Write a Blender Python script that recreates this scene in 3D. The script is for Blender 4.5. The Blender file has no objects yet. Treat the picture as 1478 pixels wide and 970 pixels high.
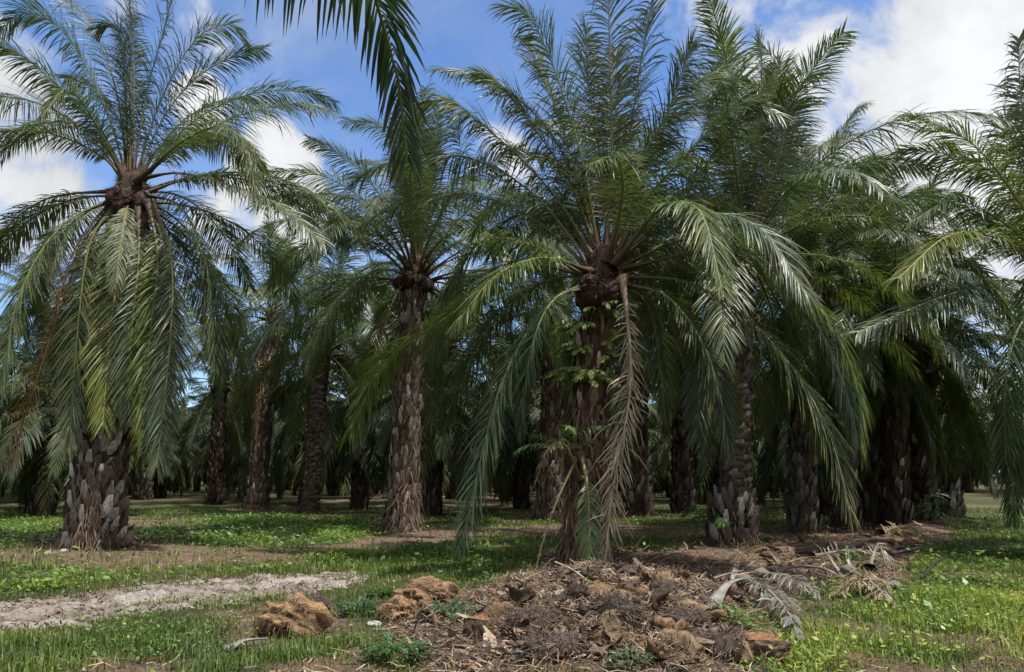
import bpy, math, random
import numpy as np
from mathutils import Vector, Euler, Matrix

rng = np.random.default_rng(7)
random.seed(7)
scene = bpy.context.scene
col = scene.collection

# ------------------------------------------------------------------ camera model (photo pixels 1478 x 970)
F, CX, CY, HC = 1100.0, 739.0, 485.0, 1.5
PITCH = math.atan(205.0 / F)
CP, SP = math.cos(PITCH), math.sin(PITCH)


def ray(px, py):
    a, b = (px - CX) / F, (CY - py) / F
    return np.array([a, CP - b * SP, SP + b * CP])


def at(px, py, Y):
    d = ray(px, py)
    return np.array([0, 0, HC]) + d * (Y / d[1])


def flat(px, py):
    d = ray(px, py)
    t = -HC / d[2]
    return d[0] * t, d[1] * t


# ------------------------------------------------------------------ noise
_lat = np.random.default_rng(3).random((256, 256))


def vnoise(x, y):
    xi, yi = np.floor(x).astype(int), np.floor(y).astype(int)
    fx, fy = x - xi, y - yi
    fx, fy = fx * fx * (3 - 2 * fx), fy * fy * (3 - 2 * fy)
    g = lambda i, j: _lat[i & 255, j & 255]
    return (g(xi, yi) * (1 - fx) * (1 - fy) + g(xi + 1, yi) * fx * (1 - fy) + g(xi, yi + 1) * (1 - fx) * fy + g(xi + 1, yi + 1) * fx * fy)


def fbm(x, y, o=4):
    s, a, f = 0, 0.5, 1.0
    for k in range(o):
        s = s + a * vnoise(x * f + 17.3 * k, y * f + 5.1 * k)
        a, f = a * 0.5, f * 2.03
    return s / (1 - 0.5 ** o)


# ------------------------------------------------------------------ ground zones
def W(pts):
    return np.array([flat(*p) for p in pts])


def sdist(poly, x, y):
    """signed distance, positive inside"""
    ins = np.zeros(x.shape, bool)
    dm = np.full(x.shape, 1e9)
    n = len(poly)
    for i in range(n):
        x0, y0 = poly[i]
        x1, y1 = poly[(i + 1) % n]
        dx, dy = x1 - x0, y1 - y0
        t = np.clip(((x - x0) * dx + (y - y0) * dy) / (dx * dx + dy * dy + 1e-9), 0, 1)
        dm = np.minimum(dm, np.hypot(x - x0 - t * dx, y - y0 - t * dy))
        c = ((y0 > y) != (y1 > y)) & (x < (x1 - x0) * (y - y0) / (y1 - y0 + 1e-12) + x0)
        ins ^= c
    return np.where(ins, dm, -dm)


PILE = W([(610, 985), (520, 925), (600, 880), (700, 850), (780, 825), (900, 806), (1010, 795), (1100, 800), (1180, 765), (1290, 757), (1400, 745),
          (1370, 775), (1330, 800), (1290, 850), (1200, 850), (1110, 870), (1100, 910), (1120, 1000)])
MULCH = [W([(-80, 800), (60, 800), (200, 778), (330, 789), (470, 793), (420, 806), (300, 815), (200, 822), (60, 822), (-80, 816)]),
         W([(450, 792), (560, 768), (700, 762), (830, 757), (1010, 762), (1010, 776), (830, 776), (700, 776), (560, 790)]),
         W([(800, 805), (1000, 782), (1180, 758), (1400, 744), (1360, 775), (1180, 800), (950, 815)]),
         W([(60, 955), (180, 940), (270, 958), (320, 1000), (60, 1000)]),
         W([(1160, 955), (1260, 936), (1340, 952), (1420, 936), (1520, 938), (1520, 1010), (1160, 1010)]),
         W([(280, 925), (350, 880), (480, 870), (530, 905), (470, 930), (340, 945)])]
TRACKC = np.array([flat(*p) for p in [(-260, 925), (-100, 902), (0, 890), (110, 874), (220, 860), (330, 846), (430, 837), (515, 829)]])
TRACKW = np.array([0.85, 0.9, 1.0, 1.1, 1.3, 1.45, 1.2, 0.4])
tmp = []
for s in (1, -1):
    side = []
    for i, (p, w) in enumerate(zip(TRACKC, TRACKW)):
        d = TRACKC[min(i + 1, 7)] - TRACKC[max(i - 1, 0)]
        d = d / np.hypot(*d)
        side.append(p + s * w * np.array([-d[1], d[0]]))
    tmp += side if s == 1 else side[::-1]
TRACK = np.array(tmp)
MPOLY = [W([(690, 940), (740, 850), (860, 832), (960, 840), (1090, 880), (1090, 960), (900, 990), (760, 985)])]


def sm(v, a, b):
    t = np.clip((v - a) / (b - a), 0, 1)
    return t * t * (3 - 2 * t)


RIDGE = W([(960, 815), (1100, 815), (1250, 790), (1370, 752)])


def segd(pl, x, y):
    d = np.full(x.shape, 1e9)
    for (x0, y0), (x1, y1) in zip(pl[:-1], pl[1:]):
        dx, dy = x1 - x0, y1 - y0
        t = np.clip(((x - x0) * dx + (y - y0) * dy) / (dx * dx + dy * dy), 0, 1)
        d = np.minimum(d, np.hypot(x - x0 - t * dx, y - y0 - t * dy))
    return d


BASES = []


def H(x, y):
    x, y = np.asarray(x, float), np.asarray(y, float)
    z = 0.16 * (fbm(x * 0.22 + 9, y * 0.22) - 0.5) + 0.05 * (fbm(x * 1.3, y * 1.3 + 4) - 0.5)
    z = z * sm(y, 3, 9)
    p = sdist(MPOLY[0], x, y)
    lump = fbm(x * 1.9 + 3, y * 1.9)
    z = z + sm(p, -0.7, 1.1) * (0.12 + 0.24 * lump) + sm(p, -0.3, 0.6) * (0.16 * (fbm(x * 5, y * 5, 3) - 0.5) + 0.16 * (fbm(x * 2.6 + 7, y * 2.6, 3) - 0.5))
    r = segd(RIDGE, x, y)
    z = z + np.exp(-(r / 1.2) ** 2) * (0.10 + 0.20 * fbm(x * 1.4, y * 1.4 + 8))
    for bx, by, br in BASES:
        z = z + 0.12 * np.exp(-((x - bx) ** 2 + (y - by) ** 2) / (br * br))
    return z


def zones(x, y):
    e = 0.9 * (fbm(x * 0.9 + 2, y * 0.9) - 0.5) + 0.5 * (fbm(x * 3.1, y * 3.1 + 6) - 0.5)
    soil = sm(sdist(PILE, x, y) + e * 0.7, -0.15, 0.25)
    far = 1 + np.clip(y - 10, 0, 30) * 0.05
    for m in MULCH:
        soil = np.maximum(soil, 0.88 * sm(sdist(m, x, y) + e * 0.8 * far, -0.25, 0.35))
    for bx, by, br in BASES:
        soil = np.maximum(soil, sm(br * 1.5 + e - np.hypot(x - bx, (y - by)), -0.3, 0.4))
    # bare patches deeper in the grove
    soil = np.maximum(soil, 0.8 * sm(fbm(x * 0.16 + 31, y * 0.3 + 2), 0.62, 0.70) * sm(y, 20, 26))
    soil = np.maximum(soil, 0.8 * sm(fbm(x * 0.7 + 51, y * 0.9 + 2), 0.59, 0.69))
    sand = sm(sdist(TRACK, x, y) + e * 1.0 - .1, -0.15, 0.35)
    return soil, sand


def gpt(px, py):
    d = ray(px, py)
    t = np.linspace(3, 120, 4000)
    X = d[None] * t[:, None] + np.array([0, 0, HC])
    f = X[:, 2] - H(X[:, 0], X[:, 1])
    k = np.argmax(f < 0) if (f < 0).any() else len(t) - 1
    return X[k]


# ------------------------------------------------------------------ mesh helpers
class MB:
    def __init__(s):
        s.v, s.q, s.c, s.m, s.n = [], [], [], [], 0

    def add(s, V, Q, C, mi=0):
        V = np.asarray(V, float).reshape(-1, 3)
        Q = np.asarray(Q, int).reshape(-1, 4)
        C = np.asarray(C, float)
        if C.ndim == 1:
            C = np.tile(C, (len(V), 1))
        s.v.append(V); s.q.append(Q + s.n); s.c.append(C); s.m.append(np.full(len(Q), mi, int))
        s.n += len(V)

    def arrays(s):
        return np.concatenate(s.v), np.concatenate(s.q), np.concatenate(s.c), np.concatenate(s.m)

    def mesh(s, name, mats, smooth=False):
        return mesh_from(name, *s.arrays(), mats, smooth)


def mesh_from(name, V, Q, C, M, mats, smooth=False):
    me = bpy.data.meshes.new(name)
    tri = Q[:, 2] == Q[:, 3]
    lt = np.where(tri, 3, 4)
    keep = np.ones(Q.shape, bool)
    keep[tri, 3] = False
    loops = Q[keep].astype(np.int32)
    ls = np.concatenate([[0], np.cumsum(lt)[:-1]]).astype(np.int32)
    me.vertices.add(len(V)); me.vertices.foreach_set('co', V.astype(np.float32).ravel())
    me.loops.add(len(loops)); me.loops.foreach_set('vertex_index', loops)
    me.polygons.add(len(Q)); me.polygons.foreach_set('loop_start', ls)
    me.polygons.foreach_set('material_index', M.astype(np.int32))
    if smooth:
        me.polygons.foreach_set('use_smooth', np.ones(len(Q), bool))
    a = me.color_attributes.new('col', 'FLOAT_COLOR', 'POINT')
    a.data.foreach_set('color', np.concatenate([C, np.ones((len(C), 1))], 1).astype(np.float32).ravel())
    for m in mats:
        me.materials.append(m)
    me.update(calc_edges=True)
    me.validate()
    return me


def obj(name, me, parent=None, loc=None):
    o = bpy.data.objects.new(name, me)
    col.objects.link(o)
    if parent:
        o.parent = parent
    if loc is not None:
        o.location = loc
    return o


def tag(o, label=None, cat=None, group=None, kind=None):
    for k, v in (('label', label), ('category', cat), ('group', group), ('kind', kind)):
        if v:
            o[k] = v
    return o


def nrm(a):
    return a / (np.linalg.norm(a, axis=-1, keepdims=True) + 1e-12)


# ------------------------------------------------------------------ materials
def new_mat(name):
    m = bpy.data.materials.new(name)
    m.use_nodes = True
    nt = m.node_tree
    nt.nodes.clear()
    out = nt.nodes.new('ShaderNodeOutputMaterial')
    return m, nt, out


def lk(nt, a, b):
    nt.links.new(a, b)


def mixc(nt, mode='MULTIPLY', fac=1.0):
    n = nt.nodes.new('ShaderNodeMix')
    n.data_type = 'RGBA'; n.blend_type = mode
    n.inputs[0].default_value = fac
    return n, n.inputs[6], n.inputs[7], n.outputs[2]


def leaf_mat(name, objcol=True, trans=0.28, rough=0.4, spec=0.5, tint=(1, 1, 1)):
    m, nt, out = new_mat(name)
    at_ = nt.nodes.new('ShaderNodeAttribute'); at_.attribute_name = 'col'
    src = at_.outputs['Color']
    if objcol:
        oi = nt.nodes.new('ShaderNodeObjectInfo')
        _, a, b, o = mixc(nt)
        lk(nt, src, a); lk(nt, oi.outputs['Color'], b)
        src = o
    p = nt.nodes.new('ShaderNodeBsdfPrincipled')
    p.inputs['Roughness'].default_value = rough
    p.inputs['Specular IOR Level'].default_value = spec
    lk(nt, src, p.inputs['Base Color'])
    t = nt.nodes.new('ShaderNodeBsdfTranslucent')
    _, a, b, o2 = mixc(nt)
    lk(nt, src, a); b.default_value = (1.35, 1.65, 0.8, 1)
    lk(nt, o2, t.inputs['Color'])
    mx = nt.nodes.new('ShaderNodeMixShader'); mx.inputs[0].default_value = trans
    lk(nt, p.outputs[0], mx.inputs[1]); lk(nt, t.outputs[0], mx.inputs[2])
    lk(nt, mx.outputs[0], out.inputs['Surface'])
    return m


def rough_mat(name, scale=18.0, lo=0.55, hi=1.35, bump=0.5, dist=0.03, rough=0.9, stretch=(1, 1, 1), spec=0.2):
    """vertex colour broken up by object-space noise, with bump"""
    m, nt, out = new_mat(name)
    at_ = nt.nodes.new('ShaderNodeAttribute'); at_.attribute_name = 'col'
    tc = nt.nodes.new('ShaderNodeTexCoord')
    mp = nt.nodes.new('ShaderNodeMapping'); mp.inputs['Scale'].default_value = stretch
    lk(nt, tc.outputs['Object'], mp.inputs['Vector'])
    no = nt.nodes.new('ShaderNodeTexNoise'); no.inputs['Scale'].default_value = scale; no.inputs['Detail'].default_value = 6
    no.inputs['Roughness'].default_value = 0.65
    lk(nt, mp.outputs[0], no.inputs['Vector'])
    mr = nt.nodes.new('ShaderNodeMapRange')
    mr.inputs[1].default_value = 0.3; mr.inputs[2].default_value = 0.7
    mr.inputs[3].default_value = lo; mr.inputs[4].default_value = hi
    lk(nt, no.outputs['Fac'], mr.inputs[0])
    _, a, b, o = mixc(nt)
    lk(nt, at_.outputs['Color'], a); lk(nt, mr.outputs[0], b)
    p = nt.nodes.new('ShaderNodeBsdfPrincipled')
    p.inputs['Roughness'].default_value = rough
    p.inputs['Specular IOR Level'].default_value = spec
    lk(nt, o, p.inputs['Base Color'])
    bp = nt.nodes.new('ShaderNodeBump'); bp.inputs['Strength'].default_value = bump; bp.inputs['Distance'].default_value = dist
    lk(nt, no.outputs['Fac'], bp.inputs['Height']); lk(nt, bp.outputs[0], p.inputs['Normal'])
    lk(nt, p.outputs[0], out.inputs['Surface'])
    return m


M_LEAF = leaf_mat('palm_leaflet', trans=0.23, rough=0.40, spec=0.5)
M_RACH = rough_mat('frond_stalk', scale=30, lo=0.7, hi=1.25, bump=0.2, dist=0.01, rough=0.55, spec=0.4)
M_GRASS = leaf_mat('grass_blade', objcol=False, trans=0.3, rough=0.5, spec=0.3)
M_WEED = leaf_mat('weed_leaf', objcol=False, trans=0.25, rough=0.45, spec=0.4)
M_BARK = rough_mat('palm_bark', scale=14, lo=0.45, hi=1.45, bump=0.7, dist=0.04, rough=0.92, stretch=(1.5, 1.5, 0.5))
M_FIBRE = rough_mat('dry_fibre', scale=9, lo=0.5, hi=1.5, bump=1.0, dist=0.06, rough=0.95, stretch=(1.2, 5, 3))
M_DRY = rough_mat('dry_litter', scale=12, lo=0.65, hi=1.3, bump=0.3, dist=0.01, rough=0.9)
M_FRUIT = rough_mat('fruit_husk', scale=20, lo=0.5, hi=1.3, bump=0.5, dist=0.02, rough=0.7)

# ------------------------------------------------------------------ fronds
def catmull(P, n):
    P = np.asarray(P, float)
    P = np.concatenate([[2 * P[0] - P[1]], P, [2 * P[-1] - P[-2]]])
    m = len(P) - 3
    t = np.linspace(0, m - 1e-6, 200)
    i = t.astype(int); u = (t - i)[:, None]
    p0, p1, p2, p3 = P[i], P[i + 1], P[i + 2], P[i + 3]
    C = 0.5 * (2 * p1 + (p2 - p0) * u + (2 * p0 - 5 * p1 + 4 * p2 - p3) * u ** 2 + (3 * p1 - p0 - 3 * p2 + p3) * u ** 3)
    d = np.concatenate([[0], np.cumsum(np.linalg.norm(np.diff(C, axis=0), axis=1))])
    s = np.linspace(0, d[-1], n)
    return np.stack([np.interp(s, d, C[:, k]) for k in range(3)], 1), d[-1]


def class_curve(e0, e1, L, p=1.35, sway=0.0, n=40):
    s = np.linspace(0, 1, n)
    e = np.radians(e0 + (e1 - e0) * s ** p)
    ds = L / (n - 1)
    x = np.concatenate([[0], np.cumsum(np.cos(e[:-1]) * ds)])
    z = np.concatenate([[0], np.cumsum(np.sin(e[:-1]) * ds)])
    return np.stack([x, sway * s ** 2 * L, z], 1)


def frond_arrays(C, seed, npairs=95, lmax=0.85, wid=0.034, K=4, fold=True, pet=0.17, dead=False, ragged=0.0, droop=1.0, rw=1.0,
                 rach=((0.055, 0.032, 0.018), (0.15, 0.15, 0.045)), face=None, segs=18):
    """C: (n,3) rachis points. Returns MB with leaflets (mat 0) and stalk (mat 1)."""
    r = np.random.default_rng(seed)
    mb = MB()
    n = len(C)
    L = np.linalg.norm(np.diff(C, axis=0), axis=1).sum()
    T = nrm(np.gradient(C, axis=0))
    up = np.array([0, 0, 1.0])
    out = C[-1] - C[0]; out[2] = 0
    if face is not None:
        out = np.array(face, float)
    elif np.linalg.norm(out) < 1e-3:
        out = np.array([1.0, 0, 0])
    out = out / np.linalg.norm(out)
    B0 = np.cross(up, out)
    B = nrm(B0[None] - (T @ B0)[:, None] * T)
    N = np.cross(T, B)
    N = np.where((N @ up)[:, None] < -0.35, N, N)
    # a slow twist of the lamina
    tw = np.radians(r.uniform(-35, 35)) * np.linspace(0, 1, n) ** 1.5
    ct, st = np.cos(tw)[:, None], np.sin(tw)[:, None]
    B, N = B * ct + N * st, N * ct - B * st
    # stalk
    si = np.linspace(0, n - 1, segs).astype(int)
    s = si / (n - 1)
    hw = (0.014 + 0.05 * (1 - s) ** 1.6 + 0.15 * np.exp(-s / 0.05)) * 0.5 * 1.25 * rw
    hh = hw * (0.65 + 0.2 * s)
    ang = np.linspace(0, 2 * np.pi, 7)[:-1] + 0.3
    V = C[si][:, None] + B[si][:, None] * (np.cos(ang)[None, :, None] * hw[:, None, None]) + N[si][:, None] * (np.sin(ang)[None, :, None] * hh[:, None, None])
    a = np.arange(segs - 1)[:, None] * 6 + np.arange(6)[None]
    b = np.arange(segs - 1)[:, None] * 6 + (np.arange(6)[None] + 1) % 6
    Q = np.stack([a, b, b + 6, a + 6], -1).reshape(-1, 4)
    f = np.clip((s - 0.04) / 0.25, 0, 1)[:, None]
    cc = np.array(rach[0]) * (1 - f) + np.array(rach[1]) * f
    mb.add(V, Q, np.repeat(cc, 6, 0), 1)
    # leaflets
    m = npairs * 2
    u = np.sort(r.random(m) * 0.25 / npairs + np.repeat(np.linspace(0, 1, npairs), 2))
    ls = pet + (0.995 - pet) * np.clip(u, 0, 1) ** 0.92
    sd = np.tile([1.0, -1.0], npairs)
    if ragged:
        k = (r.random(m) > ragged) & ~((np.sin(ls * 41 + seed * 1.7) * np.sin(ls * 17 + seed + sd * 2) > .9) & (r.random(m) < .6))
        ls, sd = ls[k], sd[k]; m = len(ls)
    fi = ls * (n - 1)
    i0 = np.clip(fi.astype(int), 0, n - 2); w = (fi - i0)[:, None]
    lerp = lambda A: A[i0] * (1 - w) + A[i0 + 1] * w
    p0, t, nn, bb = lerp(C), nrm(lerp(T)), nrm(lerp(N)), nrm(lerp(B))
    q = (ls - pet) / (1 - pet)
    ln = lmax * (0.28 + 0.72 * np.sin(np.clip(q * 1.25 + 0.12, 0, 1) * np.pi / 2)) * (1 - 0.58 * np.clip((q - 0.55) / 0.45, 0, 1) ** 1.5) * r.uniform(0.88, 1.08, m)
    if dead:
        ln *= r.uniform(0.5, 1.0, m)
    a = np.radians(70 - 40 * q + r.normal(0, 3.5 if not dead else 16, m) + 6 * np.sin(ls * 23 + seed))
    phi = np.radians(r.choice([-10, 2, 8, 22], m) * (1 if not dead else 2.6) + r.normal(0, 4, m))
    d0 = np.cos(a)[:, None] * t + np.sin(a)[:, None] * (np.cos(phi)[:, None] * sd[:, None] * bb + np.sin(phi)[:, None] * nn)
    g = droop * (0.85 + 0.25 * np.sin(ls * 31 + seed)) * r.uniform(0.65, 1.25, m) * np.where(r.random(m) < 0.13, r.uniform(1.5, 3.2, m), 1.0)
    kk = np.linspace(0, 1, K)
    pts = [p0]
    dirs = []
    for j in range(1, K):
        d = nrm(d0 + (g * kk[j] ** 1.2)[:, None] * np.array([0, 0, -1.0]) + r.normal(0, 0.018 + 0.11 * dead, (m, 3)))
        dirs.append(d)
        pts.append(pts[-1] + d * (ln / (K - 1))[:, None])
    dirs.append(dirs[-1])
    Pk = np.stack(pts, 1)              # m,K,3
    D = np.stack(dirs, 1)
    m0 = nrm(nn + r.normal(0, 0.2, (m, 3)))
    wv = nrm(np.cross(D, m0[:, None]))
    prof = np.interp(kk, [0, 0.12, 0.45, 0.8, 1], [0.45, 0.85, 1.0, 0.62, 0.04]) * wid * 0.5
    if dead:
        prof = prof * 0.75
    wj = (prof[None] * r.uniform(0.8, 1.2, (m, 1)))[..., None]
    tone = r.uniform(0.72, 1.22, m)
    colr = np.stack([tone * r.uniform(0.9, 1.15, m), tone, tone * r.uniform(0.8, 1.1, m)], 1)
    old = r.random(m) < (0 if dead or not fold else 0.03)
    colr[old] = np.array([1.9, 1.35, 0.9])
    # brown, dry tips on some leaflets
    cK = np.repeat(colr[:, None], K, 1)
    bt = r.random(m) < (0 if dead or not fold else 0.2)
    cK[bt, -1] = np.array([2.2, 1.3, 0.8])
    bt = r.random(m) < (0 if dead or not fold else 0.05)
    cK[bt, -2:] = np.array([2.0, 1.2, 0.75])
    if fold:
        lf = nrm(np.cross(wv, D))
        V = np.stack([Pk - wj * wv + lf * wj * 0.35, Pk, Pk + wj * wv + lf * wj * 0.35], 2)   # m,K,3,3
        base = (np.arange(m) * K * 3)[:, None, None] + (np.arange(K - 1) * 3)[None, :, None] + np.arange(2)[None, None]
        Q = np.stack([base, base + 1, base + 4, base + 3], -1).reshape(-1, 4)
        mb.add(V, Q, np.repeat(cK.reshape(-1, 3), 3, 0), 0)
    else:
        V = np.stack([Pk - wj * wv, Pk + wj * wv], 2)
        base = (np.arange(m) * K * 2)[:, None] + (np.arange(K - 1) * 2)[None]
        Q = np.stack([base, base + 1, base + 3, base + 2], -1).reshape(-1, 4)
        mb.add(V, Q, np.repeat(cK.reshape(-1, 3), 2, 0), 0)
    return mb


CLS = {'A': (86, 74, 4.8, 0.55, 1.2), 'B': (76, 12, 5.5, 0.8, 1.6), 'C': (60, -35, 5.8, 1.0, 1.4), 'D': (40, -62, 5.9, 1.0, 1.3),
       'E': (14, -80, 5.7, 1.0, 1.0), 'F': (-28, -88, 5.0, 0.9, 0.8), 'G': (-58, -89, 4.3, 0.8, 0.7)}
LIB, LIB2, FARR = {}, {}, {}
for ci, (k, (e0, e1, L, dr, p)) in enumerate(CLS.items()):
    for v in range(3):
        C = class_curve(e0 + 4 * (v - 1), e1, L * (0.95 + 0.06 * v), p, sway=(v - 1) * 0.10)
        LIB[k, v] = frond_arrays(C, 100 + ci * 10 + v, npairs=150, droop=dr, lmax=.94, wid=.027, K=5, ragged=.03).mesh('palm_frond', [M_LEAF, M_RACH])
        if v < 2:
            mbx = frond_arrays(C, 300 + ci * 10 + v, npairs=105, droop=dr, wid=0.036, K=4, fold=False, lmax=.96, segs=8, ragged=.03)
            LIB2[k, v] = mbx.mesh('palm_frond_light', [M_LEAF, M_RACH])
            FARR[k, v] = frond_arrays(C, 500 + ci * 10 + v, npairs=54, droop=dr, wid=0.075, K=3, fold=False, lmax=1.05, segs=5).arrays()
DEADLIB = [frond_arrays(class_curve(-50 - 8 * v, -89, 4.0, 0.7), 700 + v, npairs=70, dead=True, droop=1.2, lmax=0.7, ragged=0.15,
                        rach=((0.10, 0.06, 0.035), (0.22, 0.15, 0.08))).mesh('dead_palm_frond', [M_LEAF, M_RACH]) for v in range(2)]

GREENS = [(0.082, 0.110, 0.055), (0.074, 0.104, 0.058), (0.094, 0.118, 0.056), (0.066, 0.094, 0.054), (0.106, 0.126, 0.050)]
YELLOWG = (0.120, 0.150, 0.035)
DEADC = (0.16, 0.085, 0.04)


def leafcol(t):
    g = np.array(random.choice(GREENS)) * random.uniform(0.85, 1.15)
    if t > 0.55 and random.random() < 0.35:
        g = 0.5 * g + 0.5 * np.array(YELLOWG) * random.uniform(0.8, 1.1)
    return (*g, 1)


# ------------------------------------------------------------------ trunks
def trunk_mb(h, r0, r1, lean, seed, style='diamond', stub=0.23, dens=1.0, hair=0, tint=(1, 1, 1), bend=0.0, butt=1.15, pale=0.0):
    """lean: (dx,dy) of the top; style: diamond | scale | ring"""
    r = np.random.default_rng(seed)
    mb = MB()
    tint = np.array(tint)

    def axis(t):
        t = np.asarray(t)
        b = np.sin(t * np.pi) * bend
        return np.stack([lean[0] * t ** 1.3 + b, lean[1] * t ** 1.3, h * t], -1)

    def rad(t):
        t = np.asarray(t)
        return (r0 + (r1 - r0) * t ** 0.8) * (1 + (butt - 1) * np.exp(-t * h / 0.35))

    nt_, na = max(14, int(h * 5)), 20
    tt = np.linspace(-0.02, 1, nt_)
    th = np.linspace(0, 2 * np.pi, na, endpoint=False)
    R = rad(np.clip(tt, 0, 1))[:, None] * 0.86 * (1 + 0.12 * (fbm(th[None] * 1.9 + seed, tt[:, None] * h * 3.1) - 0.5))
    ax = axis(np.clip(tt, 0, 1)); ax[:, 2] = tt * h
    V = ax[:, None] + np.stack([np.cos(th)[None] * R, np.sin(th)[None] * R, np.zeros_like(R)], -1)
    a = np.arange(nt_ - 1)[:, None] * na + np.arange(na)[None]
    b = np.arange(nt_ - 1)[:, None] * na + (np.arange(na)[None] + 1) % na
    Q = np.stack([a, b, b + na, a + na], -1).reshape(-1, 4)
    cb = np.array([0.055, 0.042, 0.034]) * tint
    mb.add(V, Q, cb)
    rm = rad(0.5)
    cnt = int(2 * np.pi * rm * h / (stub * stub * 0.62) * dens)
    i = np.arange(cnt)
    t = (i + 0.5) / cnt
    phi = i * 2.399963 + r.normal(0, 0.05, cnt)
    t = np.clip(t + r.normal(0, 0.15 * stub / h, cnt), 0.0, 1.0) * (1 - .3 / h)
    rr = rad(t)
    A = axis(t)
    n_ = np.stack([np.cos(phi), np.sin(phi), np.zeros(cnt)], -1)
    tg = np.stack([-np.sin(phi), np.cos(phi), np.zeros(cnt)], -1)
    z = np.array([0, 0, 1.0])
    jw = r.uniform(0.6, 1.3, cnt)
    if style == 'diamond':
        w, hh, pr = stub * 0.8 * jw, stub * r.uniform(1.2, 2.0, cnt), stub * r.uniform(0.25, 0.75, cnt)
    elif style == 'scale':
        w, hh, pr = stub * 0.66 * jw, stub * r.uniform(1.2, 2.0, cnt), stub * r.uniform(0.15, 0.45, cnt)
    else:
        w, hh, pr = stub * 1.25 * jw, stub * r.uniform(0.45, 0.7, cnt), stub * r.uniform(0.10, 0.22, cnt)
    skew = r.normal(0.22, 0.22, cnt) * w
    c0 = A + n_ * (rr * 0.82)[:, None]

    def pt(a_, zz, o_):
        return c0 + tg * (a_)[:, None] + z * (zz)[:, None] + n_ * (o_)[:, None]

    o0 = np.zeros(cnt)
    tl = r.normal(0, .16, cnt) * pr
    q6 = [(-.20, .02, .30), (.20, 0, .30), (.5, .40, .80), (.24, 1.0, 1.08), (-.20, .97, 1.08), (-.5, .46, .80)]
    top = [pt(w * a_ + skew * b_, hh * b_, pr * c_ + tl * a_ * 2) for a_, b_, c_ in q6]
    bot = [pt(w * a_ * .8 + skew * b_ * .5, hh * (b_ * .8 - .12), o0 - .02) for a_, b_, c_ in q6]
    P = np.stack(top + top + bot, 1)
    q = [[0, 1, 2, 5], [5, 2, 3, 4]] + [[6 + k, 12 + k, 12 + (k + 1) % 6, 6 + (k + 1) % 6] for k in range(6)]
    Q = (np.arange(cnt) * 18)[:, None, None] + np.array(q)[None]
    pal = np.array([[0.11, 0.096, 0.085], [0.20, 0.186, 0.175], [0.07, 0.056, 0.047], [0.36, 0.345, 0.33], [0.105, 0.08, 0.062]])
    pw = [.33, .12 + pale * .5, .3 - pale, .04 + pale * .5, .21] if style != 'ring' else [.45, .1, .3, .0, .15]
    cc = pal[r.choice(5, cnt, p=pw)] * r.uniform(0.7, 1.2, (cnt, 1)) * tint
    vc = np.repeat(cc[:, None], 18, 1)
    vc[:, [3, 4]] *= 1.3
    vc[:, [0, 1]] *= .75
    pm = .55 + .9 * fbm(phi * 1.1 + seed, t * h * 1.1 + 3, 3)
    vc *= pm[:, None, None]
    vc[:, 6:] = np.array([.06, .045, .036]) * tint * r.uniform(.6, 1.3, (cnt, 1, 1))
    gone = r.random(cnt) < (.14 if style != 'ring' else .04)
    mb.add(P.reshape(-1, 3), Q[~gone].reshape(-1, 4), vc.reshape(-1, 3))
    if hair:
        k = hair
        t = r.random(k) ** 1.2 * 0.55
        t[: k // 2] = r.random(k // 2) ** 1.5 * 0.22
        phi = r.random(k) * 2 * np.pi
        n_ = np.stack([np.cos(phi), np.sin(phi), np.zeros(k)], -1)
        tg = np.stack([-np.sin(phi), np.cos(phi), np.zeros(k)], -1)
        p = axis(t) + n_ * (rad(t) * r.uniform(0.95, 1.14, k))[:, None]
        ln = r.uniform(0.15, 0.5, k)
        d = nrm(np.array([0, 0, -1.0]) + n_ * r.normal(0.25, 0.15, k)[:, None] + tg * r.normal(0, 0.35, k)[:, None])
        w = r.uniform(0.004, 0.012, k)[:, None]
        p1 = p + d * ln[:, None] * .5 + n_ * .02
        p2 = p + d * ln[:, None] - n_ * .01
        V = np.stack([p - tg * w, p + tg * w, p1 - tg * w, p1 + tg * w, p2 - tg * w * .4, p2 + tg * w * .4], 1)
        V[..., 2] = np.maximum(V[..., 2], 0.0)
        Q = (np.arange(k) * 6)[:, None, None] + np.array([[0, 1, 3, 2], [2, 3, 5, 4]])[None]
        hc = np.array([[0.16, 0.115, 0.08], [0.09, 0.06, 0.04], [0.22, 0.17, 0.13], [0.12, 0.075, 0.05]])[r.integers(0, 4, k)]
        mb.add(V.reshape(-1, 3), Q.reshape(-1, 4), np.repeat(hc, 6, 0))
    return mb, axis, rad


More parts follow.
